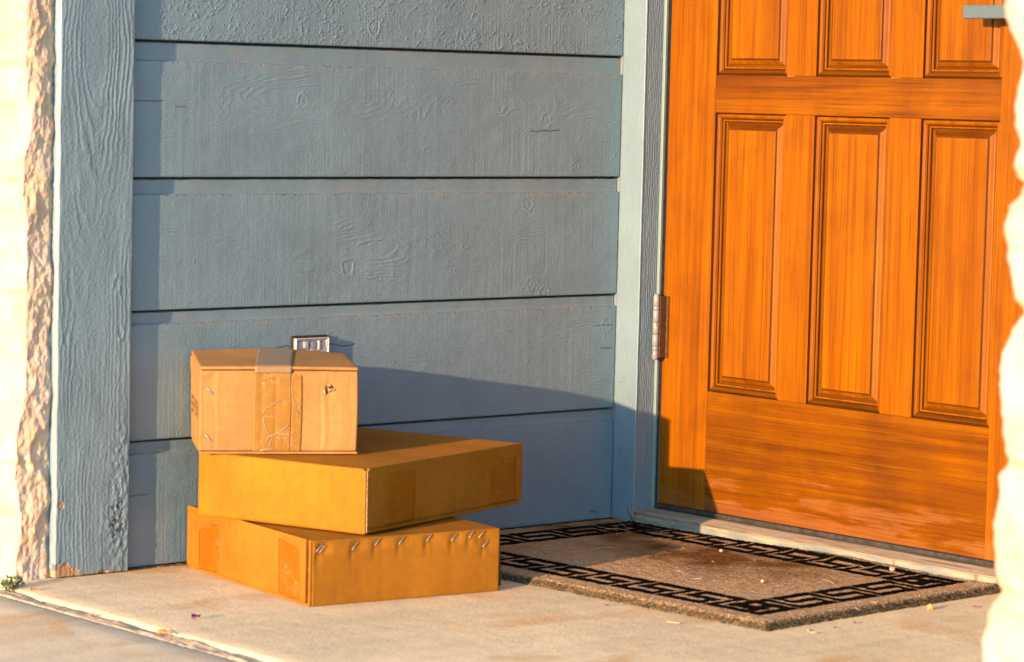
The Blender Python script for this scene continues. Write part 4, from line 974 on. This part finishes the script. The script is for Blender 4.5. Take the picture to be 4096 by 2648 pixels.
for pts, lb in (([(-0.5886, -0.7502), (-0.585, -0.760), (-0.5805, -0.7688)], 'pale dry grass blade on the concrete at the long front edge of the doormat'), ([(-0.4700, -0.8950), (-0.4760, -0.906)], 'short pale straw leaning on the street corner edge of the doormat'), ([(-0.4835, -0.915), (-0.4726, -0.922)], 'pale straw flat on the concrete at the street end of the doormat')):
    tag(tube('straw', [(q[0], q[1], 0.0016) for q in pts], 0.0010, m_straw, 5), lb, 'straw')
def leaf(name, x, y, z0, L, wd, rot, mat, label, cat, cup=0.4, group=None):
    V = []; n = 9
    for i in range(n):
        t_ = i / (n - 1); w_ = wd * math.sin(math.pi * (0.06 + 0.9 * t_)) ** 0.8
        for s_ in (-1, -0.4, 0.4, 1):
            lx = (t_ - .5) * L; ly = s_ * w_ * 0.5; lz = 0.0012 + cup * (abs(s_) ** 2) * wd * 0.5 + 0.10 * L * math.sin(t_ * 3 + s_)
            V.append((lx, ly, lz))
    F = [(i * 4 + k, i * 4 + k + 1, (i + 1) * 4 + k + 1, (i + 1) * 4 + k) for i in range(n - 1) for k in range(3)]
    o = pydata(name, V, F, mat, True); o.location = (x, y, z0); o.rotation_euler = (0, 0, rot)
    md = o.modifiers.new('s', 'SOLIDIFY'); md.thickness = 0.0004
    return tag(o, label, cat, group)
leaf('leaf', -1.190, -0.441, -0.003, 0.024, 0.013, -1.2, m_leaf, 'curled orange dead leaf lying in the floor joint', 'leaf')
leaf('leaf', -1.191, -0.273, -0.004, 0.014, 0.007, -0.9, m_leaf, 'small orange leaf further up the floor joint, towards the stone corner', 'leaf')
leaf('leaf', -1.162, -0.077, 0.0, 0.014, 0.008, 0.4, m_leaf, 'tiny orange leaf at the slab corner below the trim board', 'leaf')
leaf('petal', -1.102, -0.385, 0.0005, 0.017, 0.011, 0.3, m_petal, 'crumpled magenta petal on the porch concrete left of the boxes', 'petal', 0.8)
for k, (x, y, z0) in enumerate(((-0.5724, -0.6141, 0.0), (-0.3817, -0.900, 0.0), (-0.3019, -0.4991, 0.011), (-0.4311, -0.910, 0.0), (-0.1404, -0.9086, 0.0))):
    lb = ['tiny purple petal on the concrete at the long front edge of the doormat', 'purple petal at the street end of the doormat, near the pebble', 'purple petal in the middle of the doormat', 'purple petal at the street end of the doormat, near its front corner', 'tiny purple petal on bare concrete beside the stone pier'][k]
    leaf('petal', x, y, z0, 0.008, 0.005, k * 1.3, m_petal, lb, 'petal', 0.5)
leaf('leaf', -0.3816, -0.3766, 0.011, 0.008, 0.007, 0.3, m_leaf, 'small brown orange leaf bit in the shaded part of the doormat, near the shadow edge', 'leaf')
leaf('leaf', -0.2389, -0.3267, 0.011, 0.008, 0.007, 0.9, m_dry, 'brown leaf bit in the shaded middle of the doormat', 'leaf')
leaf('leaf', -0.5560, -0.8140, 0.006, 0.008, 0.006, 0.5, m_leaf, 'orange leaf bit at the front corner rim of the doormat', 'leaf')
leaf('leaf', -0.050, -0.012, 0.016, 0.014, 0.006, 2.2, m_dry, 'dry brown leaf caught in the corner at the foot of the siding', 'leaf')
def pebble(x, y, z0, r, label, mat=m_peb):
    bm = bmesh.new(); bmesh.ops.create_icosphere(bm, subdivisions=3, radius=r)
    for v in bm.verts:
        k_ = 1 + 0.18 * float(pn(np.array([v.co.x / r * 1.3 + x * 50]), np.array([v.co.y / r * 1.3 + v.co.z / r]), 5)[0]); v.co *= k_; v.co.z *= 0.85
    me = bpy.data.meshes.new('pebble'); bm.to_mesh(me); bm.free(); me.polygons.foreach_set('use_smooth', [True] * len(me.polygons))
    o = link('pebble', me, mat); o.location = (x, y, z0 + r * 0.75); return tag(o, label, 'pebble')
pebble(-0.2060, -0.882, 0.0, 0.0052, 'round orange pebble against the street end of the doormat', simple('orange_pebble', (0.62, 0.24, 0.08), 0.6))
pebble(-0.0456, -0.6667, mat_z(-0.0456, -0.6667) - .002, 0.0042, 'pale pebble on the key border of the doormat beside the sill')
pebble(-0.2900, -0.6373, 0.011, 0.0032, 'tiny pale pebble in the middle of the sunlit doormat')
pebble(-0.1379, -0.3992, 0.011, 0.0028, 'tiny cream pebble near the dark worn patch of the doormat')
# twiggy debris hanging where casing meets sill
dbr = empty('twig_cluster', (0.006, -0.060, 0.02), 'dry twiggy plant scrap with a purple petal caught where casing meets sill', 'twig')
for k in range(7):
    x0 = 0.0 + random.uniform(-.003, .006); z0 = 0.002 + random.uniform(0, .012); an = random.uniform(0, 6.3)
    pts = [(x0 - 0.004, -0.062 + 0.002 * k, z0), (x0 - 0.006 + 0.006 * math.cos(an), -0.060 + 0.002 * k + 0.006 * math.sin(an), z0 + 0.012), (x0 - 0.006 + 0.012 * math.cos(an), -0.060 + 0.002 * k, z0 + 0.02)]
    place(tube('twig', pts, 0.0006, m_dry if k % 2 else m_straw, 5), dbr)
lfp = leaf('petal', -0.006, -0.066, 0.018, 0.007, 0.005, 1.0, m_petal, None, None); place(lfp, dbr)
# weed at the foot of the stone
m_weed = simple('weed_green', (0.085, 0.125, 0.04), 0.7, 0.3, 0, 200, 0.35)
weed = empty('weed_plant', (-1.178, -0.045, -0.004), 'small green weed growing at the foot of the stone corner', 'weed')
V = []; F = []
for k in range(170):
    t_ = random.random(); cx_ = -1.192 + 0.040 * t_ + random.uniform(-.006, .006); cy_ = -0.052 + 0.026 * t_ + random.uniform(-.008, .008)
    z0 = -0.004 + random.uniform(0.001, 0.017) * (1 - 0.5 * abs(t_ - .5)); L_ = random.uniform(0.005, 0.009); an = random.uniform(0, 6.28); el = random.uniform(-.2, 1.1)
    dv_ = Vector((math.cos(an) * math.cos(el), math.sin(an) * math.cos(el), math.sin(el))); sd = dv_.cross(Vector((0, 0, 1))).normalized()
    c0 = Vector((cx_, cy_, z0)); b_ = len(V)
    V += [c0, c0 + dv_ * L_ * .5 + sd * L_ * .32, c0 + dv_ * L_, c0 + dv_ * L_ * .5 - sd * L_ * .32]; F.append((b_, b_ + 1, b_ + 2, b_ + 3))
place(pydata('leaves', V, F, m_weed), weed)
for k in range(5):
    x0 = -1.190 + 0.009 * k; y0 = -0.050 + 0.006 * k
    place(tube('stem', [(x0, y0, -0.006), (x0 + random.uniform(-.003, .003), y0, 0.004), (x0 + random.uniform(-.006, .006), y0 + random.uniform(-.004, .004), 0.012)], 0.0006, m_weed, 5), weed)
